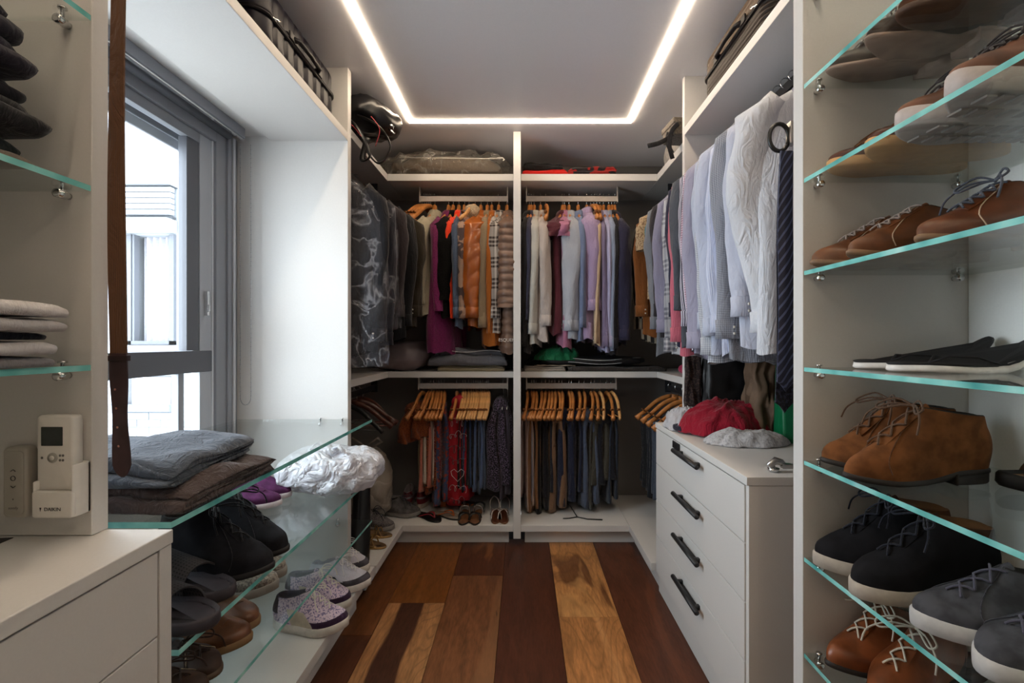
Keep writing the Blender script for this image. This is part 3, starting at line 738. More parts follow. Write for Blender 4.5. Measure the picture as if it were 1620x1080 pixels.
for px, y, f, lb, a in ((1318, 1.06, 1, 'cognac leather lace-up shoe with untied cream laces, toe by the side panel', TW+.30), (1372, .955, -1, 'cognac leather lace-up shoe with untied cream laces, in front of its mate', TW+.35)):
    rshoe(px, y, 7, name='chukka_boot', cat='boot', label=lb, foot=f, ang=a, toe='point', L=.30, W=.106, upper=leather('94502a', .35), solem=dk, lin=LIN_D, lace=lace_m('c9bfae'), sole=.012, heel=.016, zh=.085, zt=.11, xt=.48, toeh=.055, nl=4)
slide('slide_sandal', 'black rubber slide sandal behind the cognac shoes', 1.06, 1.065, sz(7), TW, L=.26, base=rubber('101011'), strap=rubber('101011'), sc_h=.06)

# ---- left: under the window (toes to the aisle)
def lshoe(px, Yd, z, **kw):
    X = xat(px, Yd); return shoe(kw.pop('name', 'shoe'), kw.pop('label'), (X, Yd, z), kw.pop('ang', -.12), **kw)
z2, z3, zp = .6055, .4105, .1225
BK = suede('26262c')
for px, y, f, lb in ((458, 1.36, 1, 'charcoal suede lace-up ankle boot, further of the pair under the folded trousers'), (426, 1.235, -1, 'charcoal suede lace-up ankle boot, nearer of the pair behind the slides')):
    lshoe(px, y, z2, name='ankle_boot', cat='boot', label=lb, foot=f, ang=-.1, L=.31, W=.115, upper=BK, solem=rubber('1a191b'), lin=LIN_D, lace=lace_m('15151a'), sole=.016, heel=.012, zh=.13, zt=.145, xt=.46, toeh=.062, nl=4, open_w=.07, extra=seam_extra(lace_m('1c1c22')))
# perforated slides
pm, nt, b = nodes('perforated_rubber'); b.inputs['Roughness'].default_value = .55
uv = N(nt, 'ShaderNodeUVMap'); vm = N(nt, 'ShaderNodeVectorMath', operation='SCALE'); vm.inputs[3].default_value = 130; nt.links.new(uv.outputs[0], vm.inputs[0])
fr2 = N(nt, 'ShaderNodeVectorMath', operation='FRACTION'); nt.links.new(vm.outputs[0], fr2.inputs[0])
ds = N(nt, 'ShaderNodeVectorMath', operation='DISTANCE'); ds.inputs[1].default_value = (.5, .5, 0); nt.links.new(fr2.outputs[0], ds.inputs[0])
nt.links.new(mixc(nt, mathn(nt, 'LESS_THAN', ds.outputs['Value'], .27), hexc('3c3739'), hexc('0a0a0b')), b.inputs['Base Color'])
SLB = rubber('39343a', .6)
slide('slide_sandal', 'dark rubber slide with perforated strap, further one beside the boots', xat(375, 1.13)-.30*cos(.1), 1.13+.03, z2, -.1, L=.30, W=.115, base=SLB, strap=pm, sc_h=.055)
slide('slide_sandal', 'dark rubber slide with perforated strap, closest to the countertop', xat(350, 1.015)-.30*cos(.1), 1.015+.03, z2, -.1, L=.30, W=.115, base=SLB, strap=pm, sc_h=.055)
PUR = suede('64325e')
for px, y, f, lb, up, so_, la in ((462, 1.86, 1, 'purple suede slip-on plimsoll beside the white carrier bag', PUR, rubber('c8bcc2'), None), (440, 1.74, -1, 'purple suede slip-on plimsoll, nearer one of the pair', PUR, rubber('c8bcc2'), None),
    (408, 1.63, 1, 'dark grey canvas plimsoll with gum sole, beside the purple pair', suede('3e3c48'), rubber('b09468'), lace_m('6a6874')), (411, 1.53, -1, 'dark grey canvas plimsoll with gum sole, nearest the charcoal boots', suede('3e3c48'), rubber('b09468'), lace_m('6a6874'))):
    lshoe(px, y, z2, name='plimsoll', label=lb, foot=f, L=.27, W=.10, upper=up, solem=so_, lin=LIN_D, lace=la, sole=.020, spring=.003, zh=.06, zt=.075, xt=.55, toeh=.045, nl=4, bow=False)
for px, y, f, lb in ((412, 1.33, 1, 'tan leather slip-on shoe on the lowest glass shelf, further of its pair'), (390, 1.235, -1, 'tan leather slip-on shoe on the lowest glass shelf, nearer of its pair')):
    lshoe(px, y, z3, name='slip_on_shoe', label=lb, foot=f, L=.29, W=.108, upper=leather('84502e', .4), solem=rubber('8a6a48'), lin=LIN_D, sole=.020, zh=.065, zt=.08, xt=.55, toeh=.05)
for px, y, f, lb in ((352, 1.135, 1, 'worn brown moccasin with stitched apron on the lowest glass shelf, further one'), (320, 1.045, -1, 'worn brown moccasin with stitched apron, lowest and nearest of the shoes by the counter')):
    lshoe(px, y, z3, name='moccasin', label=lb, foot=f, L=.28, W=.105, upper=leather('4e3426', .6), solem=rubber('5a4838'), lin=LIN_D, lace=lace_m('3a2820'), sole=.014, zh=.055, zt=.06, xt=.62, toeh=.045, nl=3, extra=seam_extra(lace_m('a08a70')))
BEI = fabric('8f8176', 'tweed', '6a5f58')
for px, y, f, lb in ((462, 1.61, 1, 'beige mesh running shoe on the lowest glass shelf, further one'), (442, 1.50, -1, 'beige mesh running shoe on the lowest glass shelf, nearer one')):
    lshoe(px-8, y, z3, name='running_shoe', label=lb, foot=f, L=.29, W=.108, upper=BEI, solem=rubber('8c8178'), lin=LIN_D, lace=lace_m('a59a8e'), sole=.028, spring=.012, zh=.075, zt=.09, toeh=.05)
def zones_air(s, t, sg):
    if s < .30 and (t > .72 or t < .3): return 1
    if s < .22: return 1
    if abs(s-.38) < .10 and .25 < t < .62: return 2
    return 0
for px, y, f, lb in ((585, 2.235, 1, 'light grey and lilac running shoe at the far end of the platform'), (583, 2.075, -1, 'light grey and lilac running shoe with white laces, in front of its mate')):
    lshoe(px, y, zp, name='running_shoe', label=lb, foot=f, ang=-.18, L=.285, W=.108, upper=fabric('c6c4d0', 'plain'), solem=rubber('d8d2cc'), lin=fabric('8e8c98'), lace=lace_m('eceaea'), sole=.030, spring=.014, zh=.07, zt=.10, toeh=.05,
          matzones=([suede('6a6670'), leather('3a3a44', .5)], zones_air))
PNK = fabric('d9c4d4', 'tweed', '8a7ca0')
def zones_boost(s, t, sg):
    if t < .14 and s > .3: return 2
    if .35 < t < .62 and s < .55: return 3
    if s < .2 and t > .65: return 1
    return 0
for px, y, f, lb in ((557, 1.935, 1, 'pink and lilac knit running shoe with cream cage, further one'), (547, 1.775, -1, 'pink and lilac knit running shoe with cream cage, nearest on the platform')):
    lshoe(px, y, zp, name='running_shoe', label=lb, foot=f, ang=-.15, L=.295, W=.112, upper=PNK, solem=rubber('d6cfc8'), lin=fabric('2a1c34'), lace=lace_m('e4ddd2'), sole=.032, spring=.014, zh=.09, zt=.115, toeh=.052,
          matzones=([fabric('3a2440'), fabric('24182e'), rubber('c8bba8')], zones_boost))
lshoe(505, 2.42, .1275, name='trainer', label='dark trainer half hidden behind the running shoes on the platform', L=.27, W=.10, upper=suede('4a4038'), solem=rubber('7a6c5c'), lin=LIN_D, lace=lace_m('5a5048'), sole=.02)

# ================================================================ RAILS, HANGERS, CLOTHES
def rail_x(name, lb, x0, x1, y, z, mat=RAILM, ztop=None, drop=0):
    o = empty(name, (0, 0, 0), label=lb, cat='rail'); m = MB()
    m.box(x0, x1, y-.014, y-.004, z-.018, z+.018); m.build('rail_bar', mat, o, False, .002)
    for x in (x0, x1-.008):
        q = MB(); q.box(x, x+.008, y-.02, y+.02, z-.024, ztop); q.build('bracket', mat, o, False, .001)
    return o
def rail_y(name, lb, x, y0, y1, z, mat=BLACKM, ztop=None):
    o = empty(name, (0, 0, 0), label=lb, cat='rail'); m = MB()
    m.box(x-.006, x+.006, y0, y1, z-.018, z+.018); m.build('rail_bar', mat, o, False, .002)
    for y in (y0, y1-.008):
        q = MB(); q.box(x-.02, x+.02, y, y+.008, z-.03, ztop); q.build('bracket', mat, o, False, .001)
    return o
YR = 3.07
ZU, ZL = 2.157, .934
rail_x('clothes_rail', 'flat metal rail above the coats in the upper compartment by the suits', xat(664, YR), xat(804, YR), YR, ZU, ztop=2.2335)
rail_x('clothes_rail', 'flat metal rail above the row of pastel shirts', xat(832, YR), xat(977, YR), YR, ZU, ztop=2.2335)
rail_x('clothes_rail', 'flat metal rail of the lower compartment holding skirts and trousers', xat(662, YR), xat(804, YR), YR, ZL, ztop=.9955)
rail_x('clothes_rail', 'flat metal rail of the lower compartment above chinos and jeans', xat(832, YR), xat(975, YR), YR, ZL, ztop=.9955)
XR = .95
rail_y('clothes_rail', 'dark rail running towards the camera above the long row of business shirts', XR, 1.18, 2.20, 2.135, ztop=2.1975)
rail_y('clothes_rail', 'dark rail in the far corner above the printed shirts', XR, 2.25, 3.0, 2.135, ztop=2.2335)
rail_y('clothes_rail', 'dark rail in the low corner behind the chest of drawers', .93, 2.33, 3.0, .93, ztop=.9955)
rail_y('clothes_rail', 'dark rail in the corner holding the bagged suits', -.95, 2.19, 3.0, 2.135, ztop=2.2335)
rail_y('clothes_rail', 'black rail in the low corner above the pale tied sack', -.95, 2.19, 3.0, .93, ztop=.9955)

def hook_mesh(m, drop=.06):
    pts = [(0, 0, -drop), (0, 0, -.025), (0, .004, -.012)]
    for k in range(9):
        a = -pi/2+pi*1.35*k/8; pts.append((0, 0+.018*cos(a)*0+.0, 0))
    pts = [(0, 0, -drop), (0, 0, -.034)]+[(.019*sin(a)*-1, 0, -.004-.019*cos(a)) for a in [0-.0+pi*1.45*k/10 for k in range(11)]]
    pts = [(x, y, z+.006) for x, y, z in pts]
    return m.tube(pts, .0021, 6)
_HP = {}
def make_hanger(kind):
    """child meshes of a hanger hanging on a rail at the origin; arms along local x"""
    if kind in _HP: return _HP[kind]
    key = kind
    out = {}
    m = MB(); hook_mesh(m, .075 if kind != 'black' else .05); out['hook'] = (m, CHROME)
    m = MB(); W = .222
    inner = kind.endswith('_in'); kind = kind.replace('_in', '')
    mat = {'wood': WOODH, 'pale': WOODL, 'dark': WOODD, 'black': simple('black_plastic', '141415', .35)}[kind]
    big = kind in ('wood', 'dark')
    for sg in (-1, 1):
        pts = []; rr = []
        for k in range(9):
            t = k/8; x = sg*W*t; z = (-.066-.012*sin(pi*min(1, t*1.4))*-1-.135*t**1.25) if not inner else -.062-.045*min(1, t*7)-.115*t**1.1; x *= (.76 if inner else 1); y = (.012*sin(pi*t)-.02*t)*(0 if inner else 1)
            pts.append((x, y, z)); rr.append(lerp(.011, .0085, t)*(1.0 if t < .8 or not big else 1.0+.6*(t-.8)/.2))
        m.tube(pts, rr, 10, flat=1.35, up=(0, 0, 1))
    out['arms'] = (m, mat)
    if not inner:
        m = MB(); m.tube([(-W*.93, -.018, -.192), (W*.93, -.018, -.192)], .004, 8); out['bar'] = (m, mat)
    if (kind == 'pale' or kind == 'wood') and not inner:
        m = MB()
        for sg in (-1, 1): m.tube([(sg*W*.80, -.016, -.148), (sg*W*.815, -.0165, -.152)], .0108, 10, flat=1.35)
        out['notch'] = (m, simple('notch_dark', '7a4a20', .6))
    _HP[key] = out; return out
_HI = {}
def hanger(x, y, z, rz, kind, lb, group=None, tilt=0, sc=1):
    if kind not in _HI:
        o = empty('hanger', (0, 0, 0))
        for nm, (m, mt) in make_hanger(kind).items(): m.build(nm, mt, o)
        _HI[kind] = o
    else: o = copy_tree(_HI[kind])
    for k in ('group', 'label'):
        if k in o: del o[k]
    o.location = (x, y, z+.018); o.rotation_euler = (0, 0, rz); o.scale = (sc, sc, sc)
    return tag(o, lb, 'hanger', group)

ORD = ['first', 'second', 'third', 'fourth', 'fifth', 'sixth', 'seventh', 'eighth', 'ninth', 'tenth', 'eleventh', 'twelfth', 'thirteenth', 'fourteenth']
_sd = [0]
def garment(name, lb, cat, x, y, z, rz, mat, L=.75, W=.215, t=.035, sl=.60, st=.040, sw=.055, half=False, col=True, quilt=None, cuff=True,
            short_name=None, hk='wood', group=None, fold=.35, hem=.03, front=False, mats2=None, sway=.0, sleeve_end=None, neck=.085, hood=False, elbow=None, label2=None, arms=(1, -1), open_front=False, hgroup=None, lump=0):
    _sd[0] += 1; sd = _sd[0]*7.31; rn = random.Random(_sd[0])
    o = empty(name, (x, y, z), rz, lb, cat, group)
    z0 = -neck
    prof = [(0, .040, .028), (-.012, .055, .034), (-.028, .085, .036), (-.045, .125, .034), (-.068, .165, .034), (-.092, .197, .034), (-.115, W, .032), (-.15, W*1.0, t*.9), (-.22, W*.96, t)]
    nb_ = 70 if quilt == 'h' else 12
    for k in range(nb_):
        s = (k+1)/nb_; prof.append((-.22-(L-.22)*s, W*(.96+.03*s), t*(1+.25*s)))
    n = 44; rings = []
    for k, (zz, a, b_) in enumerate(prof):
        s = min(1, max(0, -zz/L)); ring = []
        for j in range(n):
            th = 2*pi*j/n; cx, sy = cos(th), sin(th)
            px_ = a*(abs(cx)**.75)*(1 if cx >= 0 else -1); py_ = b_*(abs(sy)**.8)*(1 if sy >= 0 else -1)
            fa = fold*t*min(1, max(0, (-zz-.10)/.25))
            py_ += fa*(sin(px_*42+sd+1.5*s)*.8+sin(px_*77+sd*2-2*s)*.5)+fa*1.6*nz(px_*6+sd, zz*3, sd)
            if quilt == 'h': qq = abs(sin(pi*zz/.052))**.45; px_ *= .93+.09*qq; py_ *= .75+.40*qq
            if quilt == 'fur': py_ += .006*nz(px_*70, py_*70, zz*70+sd); px_ += .006*nz(px_*60+9, py_*60, zz*60+sd)
            px_ += .010*nz(sd, zz*5, cx*2)*min(1, -zz/.2)
            zj = zz+(hem*(.4*sin(px_*30+sd)+.8*nz(px_*9, py_*20, sd))*s**4 if k == len(prof)-1 else 0)+(.012*nz(px_*8+sd, py_*9, zz*6) if 8 < k < len(prof)-1 else 0)
            ring.append((px_, py_+sway*s, z0+zj))
        rings.append(ring)
    m = MB(); m.loft(rings, 0, True, False)
    m.loft([[(p[0]*.985, p[1]*.9, p[2]+.001) for p in rings[-1]], [(p[0]*.97, p[1]*.8, p[2]+.10) for p in rings[-1]]], 0, False, False)
    m.build('body', mat, o)
    if col:
        m = MB(); r = []
        for zz, a, b_ in ((-.020, .066, .040), (.004, .056, .036), (.022, .050, .034), (.024, .054, .039), (.004, .064, .045), (-.022, .076, .050)):
            r.append([(a*cos(2*pi*j/24)*(1+.06*nz(j*.7, sd, zz*30)), b_*sin(2*pi*j/24)+.004*nz(j, sd, 0), z0+zz-.012*max(0, sin(2*pi*j/24)*(-1))) for j in range(24)])
        m.loft(r, 0, False, False); m.build('collar', mat, o)
    if hood:
        m = MB(); lump_mesh(m, (0, .0, z0-.05), (.085, .06, .055), sd, .012); m.build('hood', mats2 or mat, o)
    if not front and cat in ('shirt',) :
        pass
    # sleeves
    for sg in arms:
        if sl <= 0: continue
        m = MB(); N_ = 90 if quilt in ('h', 'd') else 22; r = []
        lean = (rn.random()-.5)*.02; ph = rn.random()*6
        for k in range(N_+1):
            s = k/N_
            cxs = sg*(W-.028+.034*sin(min(1, s*2.2)*pi/2)-.02*s); cys = lean*s*2+sway*s*.8; czs = z0-.088-sl*s+.012*(1-s)
            if elbow and sg == elbow[0]:
                e = max(0, (s-.42)/.58); cxs += elbow[1]*min(1, s/.42) - elbow[2]*e; cys += elbow[3]*sin(pi*min(1, s/.9))
            ea = min(1, (s/.05)**.5+.25)
            if sleeve_end: tap = lerp(1, sleeve_end, s)
            else: tap = 1-.32*s if not half else 1+.1*s
            ru, rv = sw*tap*ea, st*tap*ea
            ring = []
            for j in range(20):
                th = 2*pi*j/20; w_ = 1
                if quilt == 'h': w_ = .84+.24*abs(sin(pi*(sl*s)/.047))**.55
                elif quilt == 'd': w_ = .89+.16*abs(sin(pi*((sl*s)/.085+.45*sin(th))))**.35
                f_ = 1+fold*.42*sin(3*th+ph+s*5)*min(1, s*3)+.18*nz(th*1.2, s*6, sd)
                dd = .005*nz(cos(th)*60, sin(th)*60+s*90, sd) if quilt == 'fur' else 0
                ring.append((cxs+(ru*w_*f_+dd)*cos(th), cys+(rv*w_*f_+dd)*sin(th), czs+.03*cos(th)*sg*(1-s)*-.6+(.0 if k else .01)))
            r.append(ring)
        m.loft(r, 0, True, False)
        m.loft([r[-1], [(p[0]*.98+sg*W*.02*.9, p[1]*.9, p[2]+.03) for p in r[-1]]], 0, False, True)
        sv = m.build('sleeve', mat, o)
        if cuff and not half:
            c = sum((Vector(p) for p in r[-1]), Vector())/20; q = MB(); rr = []
            for dz, f_ in ((.004, 1.02), (.002, 1.10), (-.030, 1.06), (-.062, 1.10), (-.062, 1.0), (-.03, .95)):
                rr.append([(c.x+(p[0]-c.x)*f_, c.y+(p[1]-c.y)*f_, c.z+dz+(p[2]-c.z)*.5) for p in r[-1]])
            q.loft(rr, 0, False, False)
            cf = q.build('cuff', mats2 if (mats2 and not hood) else mat, sv)
            if quilt is None:
                b_ = MB()
                for bz in (-.022, -.044): b_.lathe([(.0008, -.0015), (.0052, 0), (.0008, .0022)], 8, (c.x+sg*(.0) , c.y-abs(st)*.80, c.z+bz), axis='y')
                b_.build('button', simple('button', 'd8d2c8', .3), sv)
    if hk:
        hanger(x, y, z, rz, hk+'_in', label2 or ('hanger inside the '+(short_name or lb)+', hooked on the rail'), hgroup)
    return o
def lump_mesh(m, c, size, sd, amp, nu=40, nv=22, flat=None, ex=.8, ridge=0, freq=7, mi=0):
    rings = []
    for i in range(nv+1):
        ph = -pi/2+pi*i/nv; ring = []
        for j in range(nu):
            th = 2*pi*j/nu
            f = lambda v, e: (abs(v)**e)*(1 if v >= 0 else -1)
            d = Vector((f(cos(ph), ex)*f(cos(th), ex), f(cos(ph), ex)*f(sin(th), ex), f(sin(ph), ex)))
            p = Vector((d.x*size[0], d.y*size[1], d.z*size[2]))
            q = p*freq+Vector((sd, sd*.7, sd*1.3))
            a = amp*(noise.noise(q)+.5*noise.noise(q*2.3))
            if ridge: a += ridge*(.5-abs(noise.noise(q*1.4))*1.6)+ridge*.5*(.4-abs(noise.noise(q*3.1))*1.6)
            nrm = Vector((d.x/size[0], d.y/size[1], d.z/size[2])); nrm.normalize()
            p = p+nrm*a
            if flat is not None: p.z = max(p.z, flat-.0+0*sd)
            ring.append((c[0]+p.x, c[1]+p.y, c[2]+p.z))
        rings.append(ring)
    m.loft(rings, mi, True, True); return m

def G(kind, hook, spx, wpx, cuff_y, hem_y, lb, mat, short, up=True, zr=None, **kw):
    """garment on one of the two upper back rails: hook / near-sleeve pixel columns"""
    X = xat(hook, YR); Yn = YR-.215; Xs = xat(spx, Yn); dx = Xs-X
    rz = -pi/2+math.atan2(dx, .215)
    z = ZU-.0; st = wpx/F*Yn/2*.98
    nk = kw.pop('neck', .108)
    L = max(.15, (z-nk)-zat(hem_y, Yn+.05)); sl = kw.pop('sl', max(.1, (z-nk-.088)-zat(cuff_y, Yn)-.05))
    return garment(kind, lb, kw.pop('cat', 'shirt'), X, YR, z, rz, mat, L=L, sl=sl, st=st, sw=kw.pop('sw', .05), t=kw.pop('t', max(.016, st*.75)), neck=nk, short_name=short, **kw)
# --- upper bay beside the suits: bare hangers then coats
for i, px in enumerate((668, 671.5, 675, 678, 681.5)):
    hanger(xat(px, YR), YR, ZU, -pi/2-.42+.03*i, 'wood', f'bare orange wooden hanger on the coat rail, {ORD[i]} from the bagged suits')
G('jacket', 688, 664, 30, 478, 500, 'cream denim jacket with frayed cuffs, next to the bare hangers', fabric('a39a84', wr=.4), 'cream denim jacket', cat='jacket', fold=.25, neck=.105)
G('cardigan', 710, 688, 20, 505, 560, 'long magenta knit cardigan hanging below the other coats', fabric('6e1c50', 'tweed', '5e1644'), 'magenta knit cardigan', cat='cardigan', t=.05, cuff=False, fold=.3)
G('coat', 717, 701, 38, 488, 505, 'black curly faux-fur coat beside the magenta cardigan', simple('curly_fur', '0b0a0a', .95, 0, .6, 120, .2, .8), 'black curly coat', cat='coat', quilt='fur', cuff=False, t=.03, fold=.1)
G('blouse', 726, 711, 13, 430, 500, 'orange-red top squeezed behind the black curly coat', fabric('e03a14'), 'orange-red top', cat='top', cuff=False)
G('jacket', 735, 720, 15, 500, 515, 'blue denim jacket with short waist beside the orange-red top', fabric('4c5a72', wr=.45), 'blue denim jacket', cat='jacket')
G('jacket', 742, 729, 18, 500, 505, 'pinkish camouflage jacket hanging between blue denim and orange puffer', fabric('a08474', 'camo', '4c3e40'), 'camouflage jacket', cat='jacket')
hanger(xat(752, YR), YR, ZU, -pi/2-.25, 'pale', 'pale padded hanger with a fluffy white cover, beside the orange puffer')
o = empty('fur_collar', (xat(752, YR), YR, ZU-.10), -pi/2-.25, 'fluffy cream collar scarf slung over a pale hanger', 'collar')
m = MB(); lump_mesh(m, (0.02, 0, -.0), (.10, .045, .05), 5, .006, freq=30); m.build('fur', simple('cream_fur', 'b8a78e', .95, 0, .3, 150, .1, .8), o)
G('jacket', 761, 746, 38, 500, 520, 'glossy burnt-orange quilted puffer jacket with elastic cuffs', simple('orange_vinyl', dim('a85a22', .9), .22, 0, .15, 14, .6, .12), 'burnt-orange puffer', cat='jacket', quilt='d', t=.045, sleeve_end=.72, sw=.06, hood=True, fold=.12)
G('shirt', 771, 766, 18, 515, 520, 'beige corduroy shirt jacket beside the orange puffer', fabric('8c7a62', 'stripe', '7a6850', .005), 'beige corduroy shirt', cat='shirt')
G('cardigan', 778, 774, 12, 540, 548, 'mustard-orange long cardigan showing below the corduroy shirt', fabric('9a5518'), 'mustard cardigan', cat='cardigan', t=.045, cuff=False)
G('coat', 789, 780, 27, 500, 525, 'white and brown plaid flannel coat beside the down jacket', fabric('b9b2ac', 'plaid', '3a302e', .13), 'plaid flannel coat', cat='coat', fold=.2)
dj = G('down_jacket', 802, 804, 34, 500, 556, 'taupe down jacket with horizontal quilting at the divider panel', simple('down_nylon', dim('7c6152', .85), .38, 0, .15, 18, .5, .1), 'taupe down jacket', cat='jacket', quilt='h', t=.045, sw=.07, sleeve_end=.95, hood=True, fold=.06, cuff=False)
def lettering(name, txt, size, mat, loc, rot, parent, depth=.0004):
    c = bpy.data.curves.new(name, 'FONT'); c.body = txt; c.size = size; c.extrude = depth; c.align_x = 'CENTER'; c.align_y = 'CENTER'
    tmp = bpy.data.objects.new('tmp', c); me = bpy.data.meshes.new_from_object(tmp); bpy.data.objects.remove(tmp); me.materials.clear(); me.materials.append(mat)
    o = bpy.data.objects.new(name, me); COL.objects.link(o); o.parent = parent; o.location = loc; o.rotation_euler = rot; return o
lettering('lettering', 'ESQUEMA', .027, simple('print_white', 'cfc8c0', .5), (.236, -.0, -.925), (pi/2, 0, pi/2), dj)

# --- upper bay with pastel shirts
S1 = [('jacket', 837.5, 830, 12, 545, 556, 'black jacket hanging against the divider panel', '121114', 'black jacket', 'jacket', {}),
 ('shirt', 840.5, 837, 12, 503, 530, 'slate-blue shirt beside the black jacket', '343447', 'slate-blue shirt', 'shirt', {}),
 ('shirt', 845, 846, 20, 525, 548, 'cream-white shirt, first of two pale ones near the divider panel', 'aaa7a0', 'first cream-white shirt', 'shirt', {}),
 ('shirt', 855, 859, 24, 512, 540, 'off-white shirt with blush lining, second of two pale ones near the divider panel', 'a89d97', 'blush-lined white shirt', 'shirt', {}),
 ('polo_shirt', 890, 877, 26, 352, 528, 'dark burgundy short-sleeved polo shirt beside the pink one', '4a1822', 'burgundy polo shirt', 'shirt', dict(half=True, t=.04)),
 ('polo_shirt', 893, 892, 22, 372, 548, 'dusty pink short-sleeved polo shirt with long hem', '96607a', 'dusty pink polo shirt', 'shirt', dict(half=True, t=.032)),
 ('shirt', 900, 906, 34, 520, 535, 'pale blue-grey linen shirt with wide sleeve', '989ca6', 'pale blue-grey linen shirt', 'shirt', {}),
 ('shirt', 914.5, 920, 16, 515, 540, 'mid-blue shirt between the linen and lilac ones', '636f8c', 'mid-blue shirt', 'shirt', {}),
 ('shirt', 928, 935, 32, 488, 540, 'lilac shirt with raised collar and button cuff', '93809f', 'lilac shirt', 'shirt', dict(neck=.085)),
 ('shirt', 944, 947, 12, 540, 545, 'cream striped shirt, narrow beside the lilac one', 'b59c80', 'cream striped shirt', 'shirt', {}),
 ('shirt', 949, 954, 14, 545, 548, 'mauve-grey shirt behind the cream striped one', '6d627c', 'mauve-grey shirt', 'shirt', {}),
 ('shirt', 954.6, 961, 14, 545, 555, 'lavender striped shirt hanging lowest in the row', '8f8cae', 'lavender striped shirt', 'shirt', dict(pat=('stripe', 'a9a8c4', .008))),
 ('shirt', 963, 968, 16, 548, 552, 'grey-blue shirt near the black coat', '808aa0', 'grey-blue shirt', 'shirt', {}),
 ('coat', 967.5, 974, 14, 548, 560, 'black coat among the pastel shirts', '17151a', 'black coat', 'coat', {}),
 ('shirt', 972, 985, 28, 535, 545, 'dark navy shirt with turned-up collar, last on the pastel rail', '26253c', 'dark navy shirt', 'shirt', dict(neck=.12))]
for kind, hk_, sp, wp, cy_, hy, lb, c_, shn, cat_, kw in S1:
    kw = dict(kw); pat = kw.pop('pat', None)
    G(kind, hk_, sp, wp, cy_, hy, lb, fabric(c_, *(pat or ())), shn, cat=cat_, **kw)
hanger(xat(863, YR), YR, ZU, -pi/2+.05, 'wood', 'bare orange hanger between the off-white shirt and the burgundy polo')
for i, px in enumerate((934.5, 939.5)): hanger(xat(px, YR), YR, ZU, -pi/2+.12, 'wood', f'bare orange hanger behind the lilac shirt, {ORD[i]} one')

# --- right-hand rail: business shirts, hanging square to the view
def R(kind, Yd, cuff_y, hem_y, lb, mat, short, X=XR, W=.235, zr=2.135, **kw):
    Ys = Yd; xs = X-W
    nk = kw.pop('neck', .095)
    L = (zr-nk)-zat(hem_y, Yd); sl = (zr-nk-.088)-zat(cuff_y, Yd)-.06
    return garment(kind, lb, kw.pop('cat', 'shirt'), X, Yd, zr, kw.pop('rz', .0), mat, L=L, sl=kw.pop('sl', sl), W=W, st=kw.pop('st', .034), sw=kw.pop('sw', .062), t=kw.pop('t', .022), neck=nk, short_name=short, hk=kw.pop('hk', 'dark'), **kw)
R('shirt', 2.90, 520, 540, 'black and cream striped shirt at the far end of the corner rail', fabric('1a1716', 'stripe', '8a8070', .04), 'black and cream striped shirt', W=.22)
R('jacket', 2.80, 500, 530, 'rust-brown jacket in the far corner', fabric('6e3e14'), 'rust-brown jacket', cat='jacket')
R('shirt', 2.70, 425, 470, 'cream printed short-sleeved shirt in the corner', fabric('a88f70', 'dots', '7a6048', .02), 'cream printed shirt', half=True, W=.23, st=.05, sl=.20)
R('t_shirt', 2.62, 445, 480, 'teal t-shirt peeking below the cream printed shirt', fabric('2f6f7c'), 'teal t-shirt', cat='t-shirt', half=True, W=.20)
R('shirt', 2.52, 520, 560, 'light grey shirt with open cuff in the corner row', fabric('6f727a'), 'light grey corner shirt', st=.05)
R('shirt', 2.44, 500, 535, 'charcoal shirt behind the lilac gingham one', fabric('2a272c'), 'charcoal corner shirt')
R('shirt', 2.37, 525, 550, 'lilac gingham shirt in the corner row', fabric('8f8ca0', 'check', '6a6680', .006), 'lilac gingham shirt')
R('shirt', 2.29, 555, 560, 'white shirt with grey window-pane plaid beside the column panel', fabric('b5b5ba', 'plaid', '6a6a74', .12), 'white plaid shirt', W=.215)
RW = [(2.165, 500, 545, 'navy shirt, first in front of the column panel', '1e2034', (), 'navy shirt'),
 (2.11, 540, 560, 'coral-pink fine-striped shirt with two-button cuff', 'a84858', ('stripe', 'b06a78', .006), 'coral-pink shirt'),
 (2.055, 490, 550, 'dark grey shirt with narrow cuff beside the bold-striped one', '45474f', (), 'dark grey shirt'),
 (1.995, 515, 560, 'bold navy and white striped shirt', 'b9b5c2', ('stripe', '1c1a2c', .010), 'bold-striped shirt'),
 (1.94, 545, 562, 'red and navy small-checked shirt showing its cuff low down', 'b8a8b4', ('check', '6a1a38', .010), 'red-checked shirt'),
 (1.89, 550, 566, 'mauve shirt with plain cuff', '8c8a9c', (), 'mauve shirt'),
 (1.84, 520, 562, 'white shirt with narrow stripes, its cuff above the mauve one', 'a7acba', ('pin', '8890ac', .005), 'narrow-striped white shirt'),
 (1.79, 560, 570, 'white and grey fine-checked shirt with two-button cuff', 'b4b6bc', ('check', '6c7080', .007), 'fine-checked shirt'),
 (1.74, 530, 560, 'pale blue plain shirt with creased sleeve', 'a6abbd', (), 'pale blue creased shirt'),
 (1.69, 525, 565, 'blue and white pinstriped shirt', 'a2a8bf', ('stripe', 'bcc0cf', .007), 'pinstriped shirt'),
 (1.64, 515, 560, 'sky-blue shirt with button placket', '989fb8', (), 'sky-blue shirt'),
 (1.59, 535, 572, 'grey micro-checked shirt with curved hem', '8d909a', ('check', '50545f', .006), 'micro-checked shirt'),
 (1.54, 500, 548, 'ice-blue shirt with rolled cuff', 'adb1c0', (), 'ice-blue shirt')]
for i, (Yd, cy_, hy, lb, c_, pat, shn) in enumerate(RW):
    R('shirt', Yd, cy_, hy, lb, fabric(lighten(c_, 1.1), *((pat[0], lighten(pat[1], 1.1)) + pat[2:] if pat else ())), shn, W=.235+.008*(i % 3), st=(.052 if 'bold' in shn else .038), fold=.3, rz=.04*sin(i*2.1))
